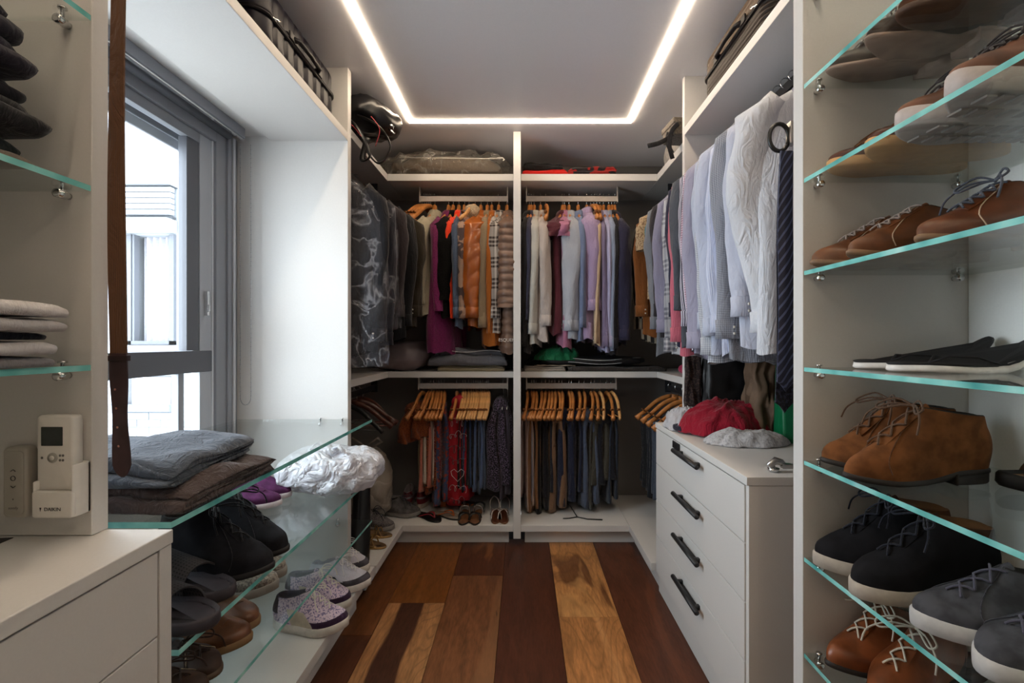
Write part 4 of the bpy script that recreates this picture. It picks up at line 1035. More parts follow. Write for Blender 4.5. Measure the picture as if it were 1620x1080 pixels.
R('shirt', 1.44, 525, 553, 'crisp white dress shirt with bent sleeve, nearest in the long row', fabric('d0d3dc', wr=.35), 'crisp white dress shirt', W=.235, st=.05, sw=.078, t=.035, elbow=(-1, .0, -.05, .03), sleeve_end=.78, fold=.22)
R('shirt', 1.34, 505, 545, 'pale taupe shirt behind the tie rack', fabric('8d8894'), 'pale taupe shirt', W=.18, arms=(1,), X=XR+.02)

# --- corner with suits in plastic
FILM = plastic_film('garment_film', (.90, .90, .93), .05, .1, (.6, .6, .66))
def Lc(kind, Yd, cuff_y, hem_y, lb, mat, short, **kw):
    nk = .095; L = (2.135-nk)-zat(hem_y, Yd); sl = (2.135-nk-.088)-zat(cuff_y, Yd)-.06
    return garment(kind, lb, kw.pop('cat', 'suit jacket'), -.95, Yd, 2.135, kw.pop('rz', 0), mat, L=L, sl=sl, W=kw.pop('W', .25), st=.045, sw=.065, t=.04, neck=nk, short_name=short, hk='dark', **kw)
s1 = Lc('suit_jacket', 2.27, 540, 560, 'black suit jacket inside a clear garment bag next to the window column', fabric('14141a'), 'bagged black suit jacket')
Lc('suit_jacket', 2.40, 545, 560, 'dark navy suit jacket behind the clear garment bag', fabric('1a1a24'), 'dark navy suit jacket')
Lc('suit_jacket', 2.53, 500, 520, 'charcoal brown jacket with button cuffs behind the bagged suits', fabric('2e2628'), 'charcoal brown jacket', W=.27)
Lc('suit_jacket', 2.66, 515, 535, 'black jacket deepest in the suit corner', fabric('101014'), 'black corner jacket', W=.29)
Lc('jacket', 2.80, 500, 520, 'dark olive jacket at the far end of the suit corner', fabric('2a2216'), 'dark olive jacket', cat='jacket', W=.31)
def gbag(lb, y, hem_y, W=.27, X=-.95):
    o = empty('garment_bag', (X, y, 2.135), 0, lb, 'garment bag'); m = MB(); rings = []; L = 2.07-zat(hem_y, y)
    prof = [(0, .02, .02), (-.03, .07, .04), (-.07, .14, .05), (-.12, .22, .06), (-.17, W, .065)]+[(-.17-(L-.17)*k/14, W*(1+.05*k/14), .07) for k in range(1, 15)]
    for k, (z, a, b_) in enumerate(prof):
        r = []
        for j in range(64):
            th = 2*pi*j/64; cx, sy = cos(th), sin(th)
            x = a*abs(cx)**.7*(1 if cx > 0 else -1); yy = b_*abs(sy)**.8*(1 if sy > 0 else -1)
            q = Vector((x*7, yy*9, z*5+y*9)); f = .016*(.5-abs(noise.noise(q))*2)+.009*(.5-abs(noise.noise(q*2.7))*2)
            r.append((x+f*cx*min(1, -z*8), yy+f*sy*1.5*min(1, -z*8), z-.065+(.02*nz(x*9, yy*9, y) if k == len(prof)-1 else 0)))
        rings.append(r)
    m.loft(rings, 0, True, False); m.build('film', FILM, o)
gbag('clear crinkled plastic garment bag over the suit next to the window column', 2.27, 578, .285)
gbag('second clear plastic garment bag behind the first', 2.41, 520, .30)

# --- lower bay hangers with trousers and skirts
def trousers(lb, cat, x, y, z, rz, mat, L=.55, W=.10, t=.022, gap=.016, name='trousers', Lb=None, fold=.3, flare=0, ztop=-.192, off=0):
    """cloth folded over a hanger bar: two hanging halves joined over the bar"""
    _sd[0] += 1; sd = _sd[0]*3.7
    o = empty(name, (x, y, z), rz, lb, cat)
    for sg, LL in ((-1, L), (1, Lb or L-.03)):
        rings = []; K = 16
        for k in range(K+1):
            s = k/K; z_ = ztop+.012-(LL)*s; e = min(1, (s/.04)**.5+.1)
            a = W*(1+flare*s)*(1-.06*sin(pi*s)); b_ = t*e*(1+.25*s)
            r = []
            for j in range(30):
                th = 2*pi*j/30; cx, sy = cos(th), sin(th)
                px_ = a*abs(cx)**.8*(1 if cx > 0 else -1); py_ = b_/2*abs(sy)**.9*(1 if sy > 0 else -1)
                py_ += fold*t*(sin(px_*50+sd+2*s)+.6*nz(px_*14, z_*6, sd))*min(1, s*5)*.6
                zz = z_+(.012*nz(px_*20, sd, sg) if k == K else 0)
                r.append((px_+off+.012*nz(sd, z_*4, sg*3)*s, sg*gap*min(1, .35+s*3)+py_-.018+.01*nz(sd+3, z_*3, 1)*s, zz))
            rings.append(r)
        m = MB(); m.loft(rings); m.build('leg' if name == 'trousers' else 'panel', mat, o)
    m = MB(); m.tube([(-W*.97+off, -.018, ztop+.004), (W*.97+off, -.018, ztop+.004)], gap*.9+t*.2, 12); m.build('fold', mat, o)
    return o
def LB(px, end_px, kind, lb_h, tro=None, side=-1):
    """lower rail hanger: px at hook, end_px of the near arm tip"""
    X = xat(px, YR); Yn = YR-.22; dx = xat(end_px, Yn)-X; rz = -pi/2+math.atan2(dx, .22)
    hanger(X, YR, ZL, rz, kind, lb_h)
    if tro:
        lb, col_, hem_y, wpx = tro[:4]; kw = dict(tro[4]) if len(tro) > 4 else {}
        t = wpx/F*(YR-.1)/2.2
        L = (ZL-.192)-zat(hem_y, YR-.10)
        trousers(lb, kw.pop('cat', 'trousers'), X, YR, ZL, rz, fabric(*col_) if isinstance(col_, tuple) else fabric(lighten(col_), wr=.45), L=L, t=t, gap=t*.62+.004, **kw)
TL = [(667, 648, 'wood', ('rust-orange flounced skirt, highest and nearest the low corner', ('83421f', 'dots', '6a3014', .02), 712, 34, dict(name='skirt', cat='skirt', W=.13, flare=.5, fold=.6, ztop=-.15))),
 (678, 662, 'wood', ('olive-brown trousers beside the rust skirt', '4b3e2c', 780, 10, {})),
 (682.5, 667, 'wood', ('salmon-pink trousers beside the beige pair', '8d5648', 782, 20, {})),
 (686, 678, 'wood', ('light beige cropped trousers with folded cuff', '8f857a', 770, 20, {})),
 (691, 684, 'wood', ('rust and black patterned trousers', ('7a3516', 'dots', '1c120e', .01), 785, 20, {})),
 (694.5, 688, 'wood', ('taupe trousers behind the patterned rust pair', '5b4a42', 770, 9, {})),
 (698.5, 694, 'wood', ('dark red dotted trousers beside the floral dress', ('6a0f1a', 'dots', '8f6a68', .02), 770, 10, {})),
 (703, 701, 'wood', ('blue floral wrap dress with red blossoms', ('3f4766', 'floral', '9a3a2c', .02), 820, 22, dict(name='dress', cat='dress', W=.10, fold=.3, ztop=-.13)))]
for i, (a, b_, k, tr) in enumerate(TL): LB(a, b_, k, 'wooden hanger carrying the '+' '.join(tr[0].split(',')[0].split()[:11]), tr)
LB(722.5, 718, 'wood', 'wooden hanger carrying the red scarf with white writing')
# red scarf with white scribbles
redm, nt, b = nodes('red_scribble'); uvn = N(nt, 'ShaderNodeUVMap')
b.inputs['Roughness'].default_value = .8; b.inputs['Base Color'].default_value = c4(hexc('9c0b1e'))
o = trousers('red scarf with white handwriting and a heart, hanging in the lower compartment', 'scarf', -.3926, YR, ZL, -pi/2+.0, redm, L=(ZL-.13)-zat(812, 2.95), t=.088, gap=.028, W=.10, name='scarf', fold=.15, ztop=-.10)
WHP = simple('scribble_white', 'd8cfd0', .7)
m = MB(); r2 = random.Random(5)
xc, yw = -.4106, 2.950
def scr(zc, pts): m.tube([(xc+p[0], yw-.004, zc+p[1]) for p in pts], .0018, 5)
for row in range(7):
    zc = zat(668+row*21, 2.93)
    if row == 4:
        for hs in (-1, 1): scr(zc, [(0, -.042), (hs*.036, -.004), (hs*.042, .022), (hs*.022, .036), (0, .016)])
    else:
        pts = []
        for k in range(70):
            u = k/69; ph = u*2*pi*3.2+row*1.7; amp = .020+.012*sin(row*2.3+u*9)
            pts.append((-.052+.104*u+.012*sin(ph), amp*cos(ph)*(.4+.6*abs(sin(ph*.31+row)))))
        scr(zc, pts)
        q = []
        scr(zc, pts)
m.build('handwriting', WHP, None); hw_ = bpy.context.scene.objects['handwriting']; hw_.parent = o; hw_.matrix_parent_inverse = Matrix.Identity(4)
hw_.matrix_local = (Matrix.Translation(o.location) @ Matrix.Rotation(o.rotation_euler[2], 4, 'Z')).inverted()
TR = [(732.5, 728, None), (736, 732.5, ('black trousers, first of the dark row below pale hangers', '141519', 775, 12, {})), (741.5, 737, ('near-black jeans with stitched hem', '1c1e26', 782, 16, {})),
 (745.5, 743, ('indigo jeans with two visible legs beside black ones', '2b3a58', 780, 16, {})), (749, 747, ('black slim trousers between the indigo and washed jeans', '101014', 770, 12, {})), (753, 751, None), (756, 755, ('black cropped trousers behind the washed jeans', '0e0e12', 770, 12, {})),
 (760, 761, ('washed blue jeans with long legs among dark ones', '43536f', 782, 16, {})), (763.5, 763, None), (767, 765, ('grey-blue jeans beside the dark knit', '394455', 785, 12, {})), (770, 770, None), (773, 773, None)]
for i, (a, b_, tr) in enumerate(TR): LB(a, b_, 'pale', f'pale wooden hanger by the dark knit skirt, {ORD[i]} from the red scarf', tr)
# dark knit skirt and grey trousers on metal hangers at the divider
def wire_hang(px, lb_h, tr):
    X = xat(px, YR); h = empty('hanger', (X, YR, ZL+.018), -pi/2, lb_h, 'hanger'); m = MB(); hook_mesh(m, .10); m.build('hook', CHROME, h)
    m = MB(); m.tube([(0, 0, -.095), (.10, 0, -.125), (.17, 0, -.15)], .003, 6); m.tube([(0, 0, -.095), (-.10, 0, -.125), (-.17, 0, -.15)], .003, 6); m.tube([(-.17, 0, -.15), (.17, 0, -.15)], .003, 6); m.build('frame', CHROME, h)
    lb, mt, hem, w_, kw = tr; t = w_/F*3/2.2
    trousers(lb, kw.pop('cat'), X, YR, ZL, -pi/2, mt, L=ZL-.13-zat(hem, 2.95), t=t, gap=t*.5, ztop=-.12, **kw)
wire_hang(796, 'metal hanger carrying the dark flecked knit skirt', ('dark flecked knit skirt with pleats beside the divider', fabric('141218', 'tweed', '6a5a72'), 780, 36, dict(cat='skirt', name='skirt', fold=.5, W=.14, flare=.1)))
wire_hang(803, 'metal hanger carrying the mauve-grey trousers', ('mauve-grey soft trousers right against the divider', fabric('4a424e'), 795, 18, dict(cat='trousers', W=.13)))
# lower bay with chinos and jeans
BR2 = [(834, 833, 'wood', ('pinkish-beige chinos against the divider', '7c6a66', 790, 14, {})), (841, 845, 'wood', ('stone chinos with pale hem', '8a7a72', 812, 12, {})), (845, 841, 'wood', ('light grey trousers between stone and camel chinos', '7c7c88', 805, 10, {})),
 (848, 849, 'wood', ('camel chinos with long legs by black jeans', '6b4c32', 815, 18, {})), (857, 855, 'wood', None), (863, 859, 'wood', ('black jeans, first pair beyond the camel chinos', '101014', 818, 20, {})),
 (869, 867, 'wood', None), (873, 873, 'wood', ('dark navy trousers behind the black jeans', '15161e', 790, 16, {})), (878, 879, 'wood', None), (884, 888, 'wood', ('brown chinos with pale rope drawstring', '5e4836', 815, 26, {})), (889, 891, 'wood', None),
 (900, 905, 'wood', ('midnight-blue wide-leg trousers with plain hem', '15192a', 805, 26, {})), (904, 909, 'wood', None), (916, 919, 'wood', ('midnight-blue jeans with brown button', '141828', 788, 20, {})), (924, 927, 'wood', None),
 (935, 940, 'wood', ('faded grey-blue jeans next to moss trousers', '3a4252', 808, 26, {})), (940, 951, 'wood', ('dark moss trousers beside faded jeans', '2c2b26', 810, 12, {})), (949, 960, 'pale', ('dark olive cargo trousers', '33312a', 770, 32, {})), (960, 975, 'wood', ('black heavy jeans at the end of the rail', '121319', 770, 30, {})), (968, 986, 'pale', ('dark slate jeans hanging lowest at the end of the rail', '1f2530', 800, 16, {}))]
nb2 = -1
for i, (a, b_, k, tr) in enumerate(BR2):
    nb2 += tr is None
    LB(a, b_, k, f'bare wooden hanger among the chinos and jeans, {ORD[nb2]} from the divider' if tr is None else 'wooden hanger carrying the '+' '.join(tr[0].split(',')[0].split()[:11]), tr)
# corner behind the chest: hangers square to the view
for i, (y, lb, c_, hem) in enumerate(((2.93, 'charcoal jeans deepest behind the chest of drawers', '1a1c20', 770), (2.80, 'dark grey washed jeans behind the chest of drawers', '20242b', 785), (2.68, 'grey-blue jeans with metal button behind the chest of drawers', '3b4452', 790), (2.56, 'mid-blue faded jeans nearest the chest of drawers', '4a5670', 795))):
    hanger(.93, y, .93, .0, 'wood', f'wooden hanger in the low corner carrying the {lb.split(" behind")[0].split(" nearest")[0].split(" deepest")[0]}')
    trousers(lb, 'trousers', .93, y, .93, 0, fabric(c_, wr=.5), L=.74-zat(hem, y), t=.03, gap=.022, W=.165, off=-.03)
for i, y in enumerate((2.48, 2.42)): hanger(.93, y, .93, .0, 'wood', f'bare wooden hanger in the low corner, {ORD[i]} behind the laundry pile')
for i, (y, k, rz) in enumerate(((2.60, 'dark', .1), (2.68, 'dark', .3), (2.50, 'black', -.15), (2.78, 'dark', -.3))):
    hanger(-.95, y, .93, rz, k, ['dark wooden hanger in the low corner above the pale sack, front one', 'dark wooden hanger angled behind the front one in the low corner', 'black plastic hanger with trouser bar in the low corner', 'dark wooden hanger deepest in the low corner'][i])

# ================================================================ FOLDED AND HEAPED CLOTHES
def folded(name, lb, cat, x, y, z, W, D, mat, n=3, th=.012, rz=0, wob=.010, sd=1.0, sag=0, group=None, taper=0):
    """a garment folded into n layers; the fold edges face local -Y"""
    o = empty(name, (x, y, z), rz, lb, cat, group); cl = []; gap = th*1.0
    for k in range(n):
        zc = th/2+k*gap; r_ = gap/2
        ys = [D-(D)*i/10 for i in range(11)] if k % 2 == 0 else [D*i/10 for i in range(11)]
        f0 = .012*((k*37 % 5)/5)
        for yy in ys: cl.append(((f0+yy*(1-f0/D)), zc))
        if k < n-1:
            e = cl[-1]; s = -1 if k % 2 == 0 else 1
            for a in (22, 45, 67, 90, 112, 135, 158): cl.append((e[0]+s*r_*1.15*sin(radians(a)), zc+r_-r_*cos(radians(a))))
    def ring(u):
        L_, R_ = [], []
        for i, (yy, zz) in enumerate(cl):
            a = cl[max(0, i-1)]; b = cl[min(len(cl)-1, i+1)]; d = Vector((b[0]-a[0], b[1]-a[1])); d.normalize(); nn = Vector((-d.y, d.x)); t = th*.47
            L_.append((yy+nn.x*t, zz+nn.y*t)); R_.append((yy-nn.x*t, zz-nn.y*t))
        out = []
        X = (u-.5)*W; ed = min(1, min(u, 1-u)/.05); 
        for yy, zz in L_+R_[::-1]:
            h = zz/(n*gap)
            dz = wob*h*nz(X*7+sd, yy*7, sd)*1.6+wob*.5*h*nz(X*19+sd, yy*17, zz*40)
            dy = wob*1.2*nz(X*6+sd*2, zz*30, sd)+wob*.5*nz(X*22, zz*60, sd); dx = wob*nz(yy*8, zz*40+sd, u)*1.0
            out.append((X*(1-taper*h)+dx, yy+dy, max(.0006, zz*(1-.25*(1-ed)*h)+dz-sag*h*max(0, (.15-yy)/.15))))
        return out
    m = MB(); K = 26; rings = [ring(k/K) for k in range(K+1)]; m.loft(rings, 0, True, True); m.build('cloth', mat, o); return o
def heap(name, lb, cat, c, size, mat, sd=1, amp=.01, ridge=.012, freq=9, part='cloth', ex=.8, rz=0, rest=None, nu=56, nv=30):
    z0 = rest if rest is not None else c[2]-size[2]
    o = empty(name, (c[0], c[1], z0), rz, lb, cat); m = MB()
    lump_mesh(m, (0, 0, c[2]-z0), size, sd, amp, nu, nv, flat=-(c[2]-z0)+.0006, ex=ex, ridge=ridge, freq=freq)
    m.v = [(x, y, max(.0006, z)) for x, y, z in m.v]
    m.build(part, mat, o); return o
def drape(name, lb, cat, c, size, mat, sd=1, folds=.022, n=9, rest=None, rz=0, part='cloth', ruffle=0):
    """crumpled cloth dropped on a surface: irregular outline, radiating and wandering folds, real thickness"""
    z0 = rest; o = empty(name, (c[0], c[1], z0), rz, lb, cat); m = MB(); nr, na = 30, 96; rings = []
    for i in range(nr+1):
        v = (i/nr); ring = []
        for j in range(na):
            a = 2*pi*j/na; R = 1+.16*nz(cos(a)*1.6+sd, sin(a)*1.6, sd)+.07*nz(cos(a)*5, sin(a)*5, sd*2)+ruffle*sin(a*26)*.04
            x, y = size[0]*R*v*cos(a), size[1]*R*v*sin(a)
            h = size[2]*(max(0, 1-v**2.6))**.62
            q = Vector((x*7+sd*3, y*7, sd)); w_ = noise.noise(q)*1.3+noise.noise(q*2.2)*.3
            f1 = 1-abs(sin((x*13+y*10)+w_*1.9+sd)); f2 = 1-abs(sin((y*20-x*8)+w_*2.2+sd*2)); f3 = 1-abs(sin(a*n*.5+w_*1.6+v*2.5))
            e = min(1, v*3)*(1-.55*v**3)
            z = h+folds*(f1**1.6*.8+f2**2*.5-.45)*(1-.5*v)+folds*.8*(f3**1.5-.3)*e*v
            if ruffle: z += .010*ruffle*(sin(a*26+w_)*v**2+nz(x*90, y*90, sd))
            z = max(.003+.006*(f3**2)*(v > .9), z)
            ring.append((x+.012*nz(y*22, z*30, sd), y+.012*nz(x*22, z*30, sd+5), z))
        rings.append(ring)
    m.loft(rings[1:], 0, True, False)
    m.loft([rings[-1], [(x*.99, y*.99, max(.0006, z-.004)) for x, y, z in rings[-1]], [(x*.7, y*.7, .0006) for x, y, z in rings[-1]]], 0, False, True)
    m.build(part, mat, o); return o
zg = .8685
folded('folded_trousers', 'brown folded trousers lying at the near end of the window glass shelf', 'trousers', -.94, .955, zg, .50, .33, fabric('4c403f', wr=.5), n=3, th=.016, wob=.016, sd=3.1)
folded('folded_trousers', 'slate-grey folded trousers stacked on top of the brown pair', 'trousers', -.96, .95, zg+.050, .47, .33, fabric('4e5560', wr=.5), n=4, th=.012, wob=.016, sd=8.4, rz=.08)
dkf = [('1d1b26', 'dark navy folded jumper, topmost in the stack beside the remote controls shelf', .085), ('221e28', 'dark plum folded jumper, second from the top of the dark stack', .075), ('1b1a1d', 'charcoal folded jumper in the middle of the dark stack', .045), ('141416', 'black folded trousers bulging out of the dark stack', .03), ('1b2426', 'dark green-grey folded sweater low in the dark stack', .02)]
zt_ = 1.496
bs = [('7d7064', 'taupe folded shirt at the bottom of the dark stack', .016, -.79), ('1e2728', 'dark green-grey folded sweater low in the dark stack', .028, -.815), ('17171a', 'black folded trousers bulging out of the dark stack', .055, -.775), ('1c1a20', 'charcoal folded jumper in the middle of the dark stack', .035, -.81), ('221f2a', 'dark plum folded jumper, second from the top of the dark stack', .055, -.80), ('1e1d28', 'dark navy folded jumper on top of the dark stack', .055, -.82)]
for i, (c_, lb, h_, xf) in enumerate(bs):
    n_ = 3 if h_ > .03 else 2; folded('folded_jumper', lb, 'clothing', xf, .60, zt_, .30, .30, fabric(c_), n=n_, th=h_/n_, rz=pi/2, wob=.008, sd=i*3.3+1); zt_ += h_+.002
zt_ = 1.181
for i, (c_, lb, h_, xf) in enumerate((('7c7a7e', 'grey marl folded t-shirt, lowest on the shelf above the remote controls', .018, -.76), ('c2bfc0', 'white folded t-shirt resting on the grey marl one', .022, -.755), ('1c1e28', 'black folded t-shirt between the white ones', .012, -.77), ('b8b4b4', 'off-white folded t-shirt second from the top', .022, -.74), ('c8c4c4', 'white folded t-shirt on top of the light stack', .020, -.735))):
    folded('folded_t_shirt', lb, 't-shirt', xf, .62, zt_, .26, .30, fabric(c_), n=2, th=h_/2, rz=pi/2, wob=.004, sd=i*5+2); zt_ += h_+.001

# laundry on the chest of drawers
drape('cardigan', 'white ruffled cotton garment spilling over the far corner of the chest', 'clothing', (.765, 2.12, .826), (.115, .10, .10), fabric('b4b3b8', wr=.4), 4, .02, rest=.826, ruffle=1)
drape('blouse', 'red crumpled top heaped on the chest of drawers', 'clothing', (.865, 2.02, .84), (.195, .13, .135), fabric('8f0b26', wr=.4), 2, .034, rest=.832)
drape('blouse', 'white eyelet cotton blouse crumpled in front of the red top', 'clothing', (.872, 1.82, .826), (.165, .085, .055), fabric('c0bec0', 'dots', 'a8a6a9', .01), 7, .018, rest=.8265, n=13)
heap('sock', 'navy cloth scrap poking out under the red top', 'clothing', (.715, 2.05, .845), (.05, .05, .018), fabric('14172a'), 9, .006, .006, 20, rest=.826)
def carrier(name, lb, x, y, z, W, D, H, mat, rz=0, crump=.004, lean=0, sd=1, handle=None):
    o = empty(name, (x, y, z), rz, lb, 'bag'); m = MB(); rings = []
    for k in range(15):
        s = k/14; r = []
        for j in range(40):
            t = j/40*4; e, f = int(t), t-int(t)
            cx, cy = [(-1+2*f, -1), (1, -1+2*f), (1-2*f, 1), (-1, 1-2*f)][e]
            gus = .35*s*(1-abs(cy)) if abs(cx) > .99 else 0
            p = Vector((cx*W/2*(1-gus)*(1-.04*s), cy*D/2*(1-.45*s)+lean*s, H*s))
            p.x += crump*2*nz(p.x*18+sd, p.z*14, cy*3); p.y += crump*3*nz(p.x*14, p.z*12+sd, cx*2); p.z += (crump*2*nz(p.x*30, cy, sd) if k == 14 else 0)
            r.append(p)
        rings.append(r)
    m.loft(rings, 0, True, False); m.loft([rings[-1], [p*1+Vector((-p.x*.04, -p.y*.1, -.03)) for p in rings[-1]], [p+Vector((-p.x*.06, -p.y*.15, -H*.7)) for p in rings[-1]]], 0, False, True)
    m.build('bag_body', mat, o)
    if handle:
        q = MB()
        for sg in (-1, 1): q.tube([(-W*.2, sg*D*.25+lean, H-.01), (-W*.18, sg*D*.25+lean, H+.05), (0, sg*D*.25+lean, H+.08), (W*.18, sg*D*.25+lean, H+.05), (W*.2, sg*D*.25+lean, H-.01)], .003, 6)
        q.build('handle', handle, o)
    return o
carrier('tote_bag', 'black leather tote bag standing behind the red laundry', .955, 2.135, .826, .26, .10, .35, leather('19171a', .5), crump=.005, sd=3)
carrier('mesh_bag', 'dark brown mesh pouch squeezed between panel and black tote bag', .79, 2.175, .826, .07, .04, .33, fabric('2a2020', 'dots', '4a3a34', .01), crump=.004, sd=5)
carrier('paper_bag', 'crumpled brown paper bag next to the green gift bag', 1.02, 2.00, .826, .10, .13, .37, simple('kraft', '6f5846', .75, 0, .2, 12, .3, .3), crump=.010, sd=8, rz=.1)
carrier('gift_bag', 'green glossy gift bag beside the divider panel', 1.09, 1.86, .826, .14, .10, .38, simple('green_card', '05693f', .45, 0, .08, 10, .4), crump=.0015, sd=11, rz=-.15)
o = empty('hinge', (.80, 1.425, .826), 0, 'loose metal cabinet hinge lying on the chest top', 'hinge')
m = MB(); m.tube([(-.035, 0, .006), (-.045, .0, .02), (-.030, .0, .033), (-.012, 0, .028), (-.004, .0, .018)], [.006, .009, .008, .007, .005], 10, flat=1.5); m.build('arm', STEEL, o)
m = MB(); m.box(-.012, .02, -.010, .010, .010, .024); m.box(.02, .075, -.006, .006, .014, .018); m.build('plate', STEEL, o, False, .002)
m = MB(); m.lathe([(.001, 0), (.017, .0), (.017, .008), (.001, .008)], 16, (-.036, 0, .003)); m.build('cup', CHROME, o)

# ties and rack beside the divider panel
o = empty('tie_rack', (.705, 1.235, 1.77), 0, 'black pull-out tie rack end with oval grip', 'tie rack')
m = MB(); m.tube([(-.028+.026*cos(a)-.0, 0, .036*sin(a)-.01) for a in [2*pi*k/20 for k in range(20)]], .0055, 8, closed=True); m.build('grip', simple('black_plastic', '141415', .35), o)
m = MB(); m.box(-.004, .012, -.012, .012, -.03, .03); m.box(.012, .05, -.008, .008, .0, .04); m.build('bracket', STEEL, o, False, .002)
def tie(lb, x, y, ztop, zbot, w0, w1, mat, lin=None):
    o = empty('tie', (x, y, ztop), .15, lb, 'tie'); L = ztop-zbot
    def f(u, v):
        w = lerp(w0, w1, min(1, v*1.1)); zz = -L*v; tip = (abs(u-.5)*2)*w*.55 if v > .97 else 0
        return ((u-.5)*w, .003*sin(u*6+v*4)+.004*sin(v*7), zz+tip)
    m = MB(); m.grid(7, 26, f, 0, .003, uvs=(.06, L)); m.build('blade', mat, o)
    def f2(u, v): return ((u-.5)*w0*.9+.004, .010, -L*.8*v)
    m = MB(); m.grid(4, 8, f2, 0, .002, uvs=(.04, L)); m.build('tail', lin or mat, o)
tiem, nt, b = nodes('tie_stripe'); uvn = N(nt, 'ShaderNodeUVMap'); sp_ = N(nt, 'ShaderNodeSeparateXYZ'); nt.links.new(uvn.outputs[0], sp_.inputs[0])
q = mathn(nt, 'FRACT', mathn(nt, 'MULTIPLY', mathn(nt, 'ADD', sp_.outputs[0], mathn(nt, 'MULTIPLY', sp_.outputs[1], .9)), 38.0))
nt.links.new(mixc(nt, mathn(nt, 'LESS_THAN', q, .3), hexc('23263c'), hexc('5a6488')), b.inputs['Base Color']); b.inputs['Roughness'].default_value = .5
tie('navy silk tie with diagonal light stripes beside the divider panel', .690, 1.225, 1.72, 1.09, .035, .055, tiem)
tie('dark woven tie with white beaded edge hanging behind the striped tie', .704, 1.255, 1.70, 1.03, .035, .060, fabric('1b1c28', 'dots', '34364a', .01))

# things on the middle shelves
zm = 1.0348
PINKG = simple('vinyl_pink_grey', '776a6c', .35, 0, .12, 10, .5, .3)
heap('vacuum_bag', 'pinkish-grey plump bedding bag beneath the bagged suits', 'bag', (-.80, 3.06, 1.13), (.19, .12, .092), PINKG, 12, .02, .012, 6, part='bag', rest=zm)
folded('folded_cloth', 'cream folded fabric under the grey garment bag', 'cloth', -.33, 2.97, zm, .42, .28, fabric('8c8068'), n=3, th=.012, wob=.008, sd=21)
o = folded('folded_garment_bag', 'grey folded garment bag with white piping and rivets', 'garment bag', -.35, 2.965, zm+.036, .50, .30, fabric('62646c', rough=.6), n=3, th=.034, wob=.014, sd=33, taper=.12)
m = MB(); m.tube([(-.235+.47*k/20, -.012-.004*sin(k), .092+.006*sin(k*.5)) for k in range(21)], .0022, 6); m.build('piping', simple('white_piping', 'cfcfcf', .5), o)
for q in ((-.17, .07), (.15, .068), (-.13, .03)):
    m = MB(); m.lathe([(.001, -.003), (.006, 0), (.005, .003), (.001, .004)], 10, (q[0], -.016, q[1]), axis='y'); m.build('rivet', CHROME, o)
folded('folded_cloth', 'folded beige cloth with tangled drawstrings at the divider on the middle shelf', 'cloth', .14, 2.965, zm, .26, .22, fabric('8f867c'), n=3, th=.009, wob=.006, sd=41)
o = empty('drawstring', (.17, 2.985, zm+.028), 0, 'tangled cream drawstrings lying on the folded beige cloth', 'cord'); m = MB(); rr = random.Random(4)
for k in range(5): m.tube([(-.10+.05*j+.02*rr.random(), -.01+.05*rr.random(), .004+.008*rr.random()) for j in range(6)], .0022, 6)
m.build('cord', fabric('a89a88'), o)
drape('jumper', 'black jumper heaped at the back of the middle shelf behind the drawstrings', 'clothing', (.17, 3.20, 0), (.17, .12, .10), fabric('0e0d10'), 14, .03, rest=zm)
drape('scarf', 'bright green crumpled cloth on top of the black sports bag', 'cloth', (.235, 3.05, 0), (.145, .10, .085), fabric('04603a', rough=.6), 15, .03, rest=zm+.068)
folded('folded_trousers', 'grey-brown folded trousers under the black sports bag', 'trousers', .60, 2.962, zm, .62, .26, fabric('38322f', wr=.5), n=2, th=.014, wob=.008, sd=45)
o = heap('sports_bag', 'flat black sports bag with white piping on the middle shelf', 'bag', (.46, 3.08, 1.100), (.34, .11, .030), simple('bag_nylon', '101013', .5, 0, .1, 40), 16, .006, .004, 5, part='bag', ex=.6, rest=zm+.031)
m = MB()
for dz in (-.012, .012): m.tube([(-.33+.66*k/24, -.108*(1-abs(k/12-1)**3)**.5-.004, .034+dz+.008*sin(k*.35)) for k in range(1, 24)], .0018, 6)
m.build('piping', simple('white_piping', 'cfcfcf', .5), o)
o = heap('slipper', 'raspberry-pink slipper in the corner of the middle shelf', 'slipper', (.935, 2.62, 1.065), (.05, .11, .030), fabric('a01048'), 18, .004, .002, 9, part='upper', rest=zm)
# top shelves
zs = 2.2775
o = empty('dry_cleaning_bundle', (-.50, 3.10, zs), 0, 'clear plastic bundle of bedding on the top shelf below the light strip', 'bundle')
m = MB(); lump_mesh(m, (0, 0, .075), (.36, .13, .062), 22, .02, 50, 26, flat=-.074, ex=.7, ridge=.01); m.v = [(x, y, max(.002, z)) for x, y, z in m.v]; m.build('bedding', fabric('6a5d50'), o)
m = MB(); lump_mesh(m, (.0, -.0, .082), (.41, .16, .078), 23, .022, 90, 44, flat=-.081, ex=.7, ridge=.034, freq=9); m.v = [(x, y, max(.001, z)) for x, y, z in m.v]
m.build('film', plastic_film('bundle_film', (.92, .90, .87), .10, .12, (.8, .76, .7)), o)
m = MB(); m.tube([(-.28, -.155, .105), (.36, -.175, .088)], .003, 8); m.tube([(.34, -.178, .090), (.375, -.175, .094), (.385, -.17, .084), (.375, -.175, .076)], .004, 6); m.build('rod', simple('white_rod', 'd8d4cc', .4), o)
folded('folded_jumper', 'black folded jumper on the top shelf right of the divider', 'clothing', .13, 2.98, zs+.038, .25, .25, fabric('141112'), n=3, th=.016, wob=.012, sd=51)
folded('folded_t_shirt', 'bright red folded cloth beneath the black jumper on the top shelf', 'clothing', .14, 2.965, zs, .28, .28, fabric('c0180e'), n=3, th=.0125, wob=.008, sd=53)
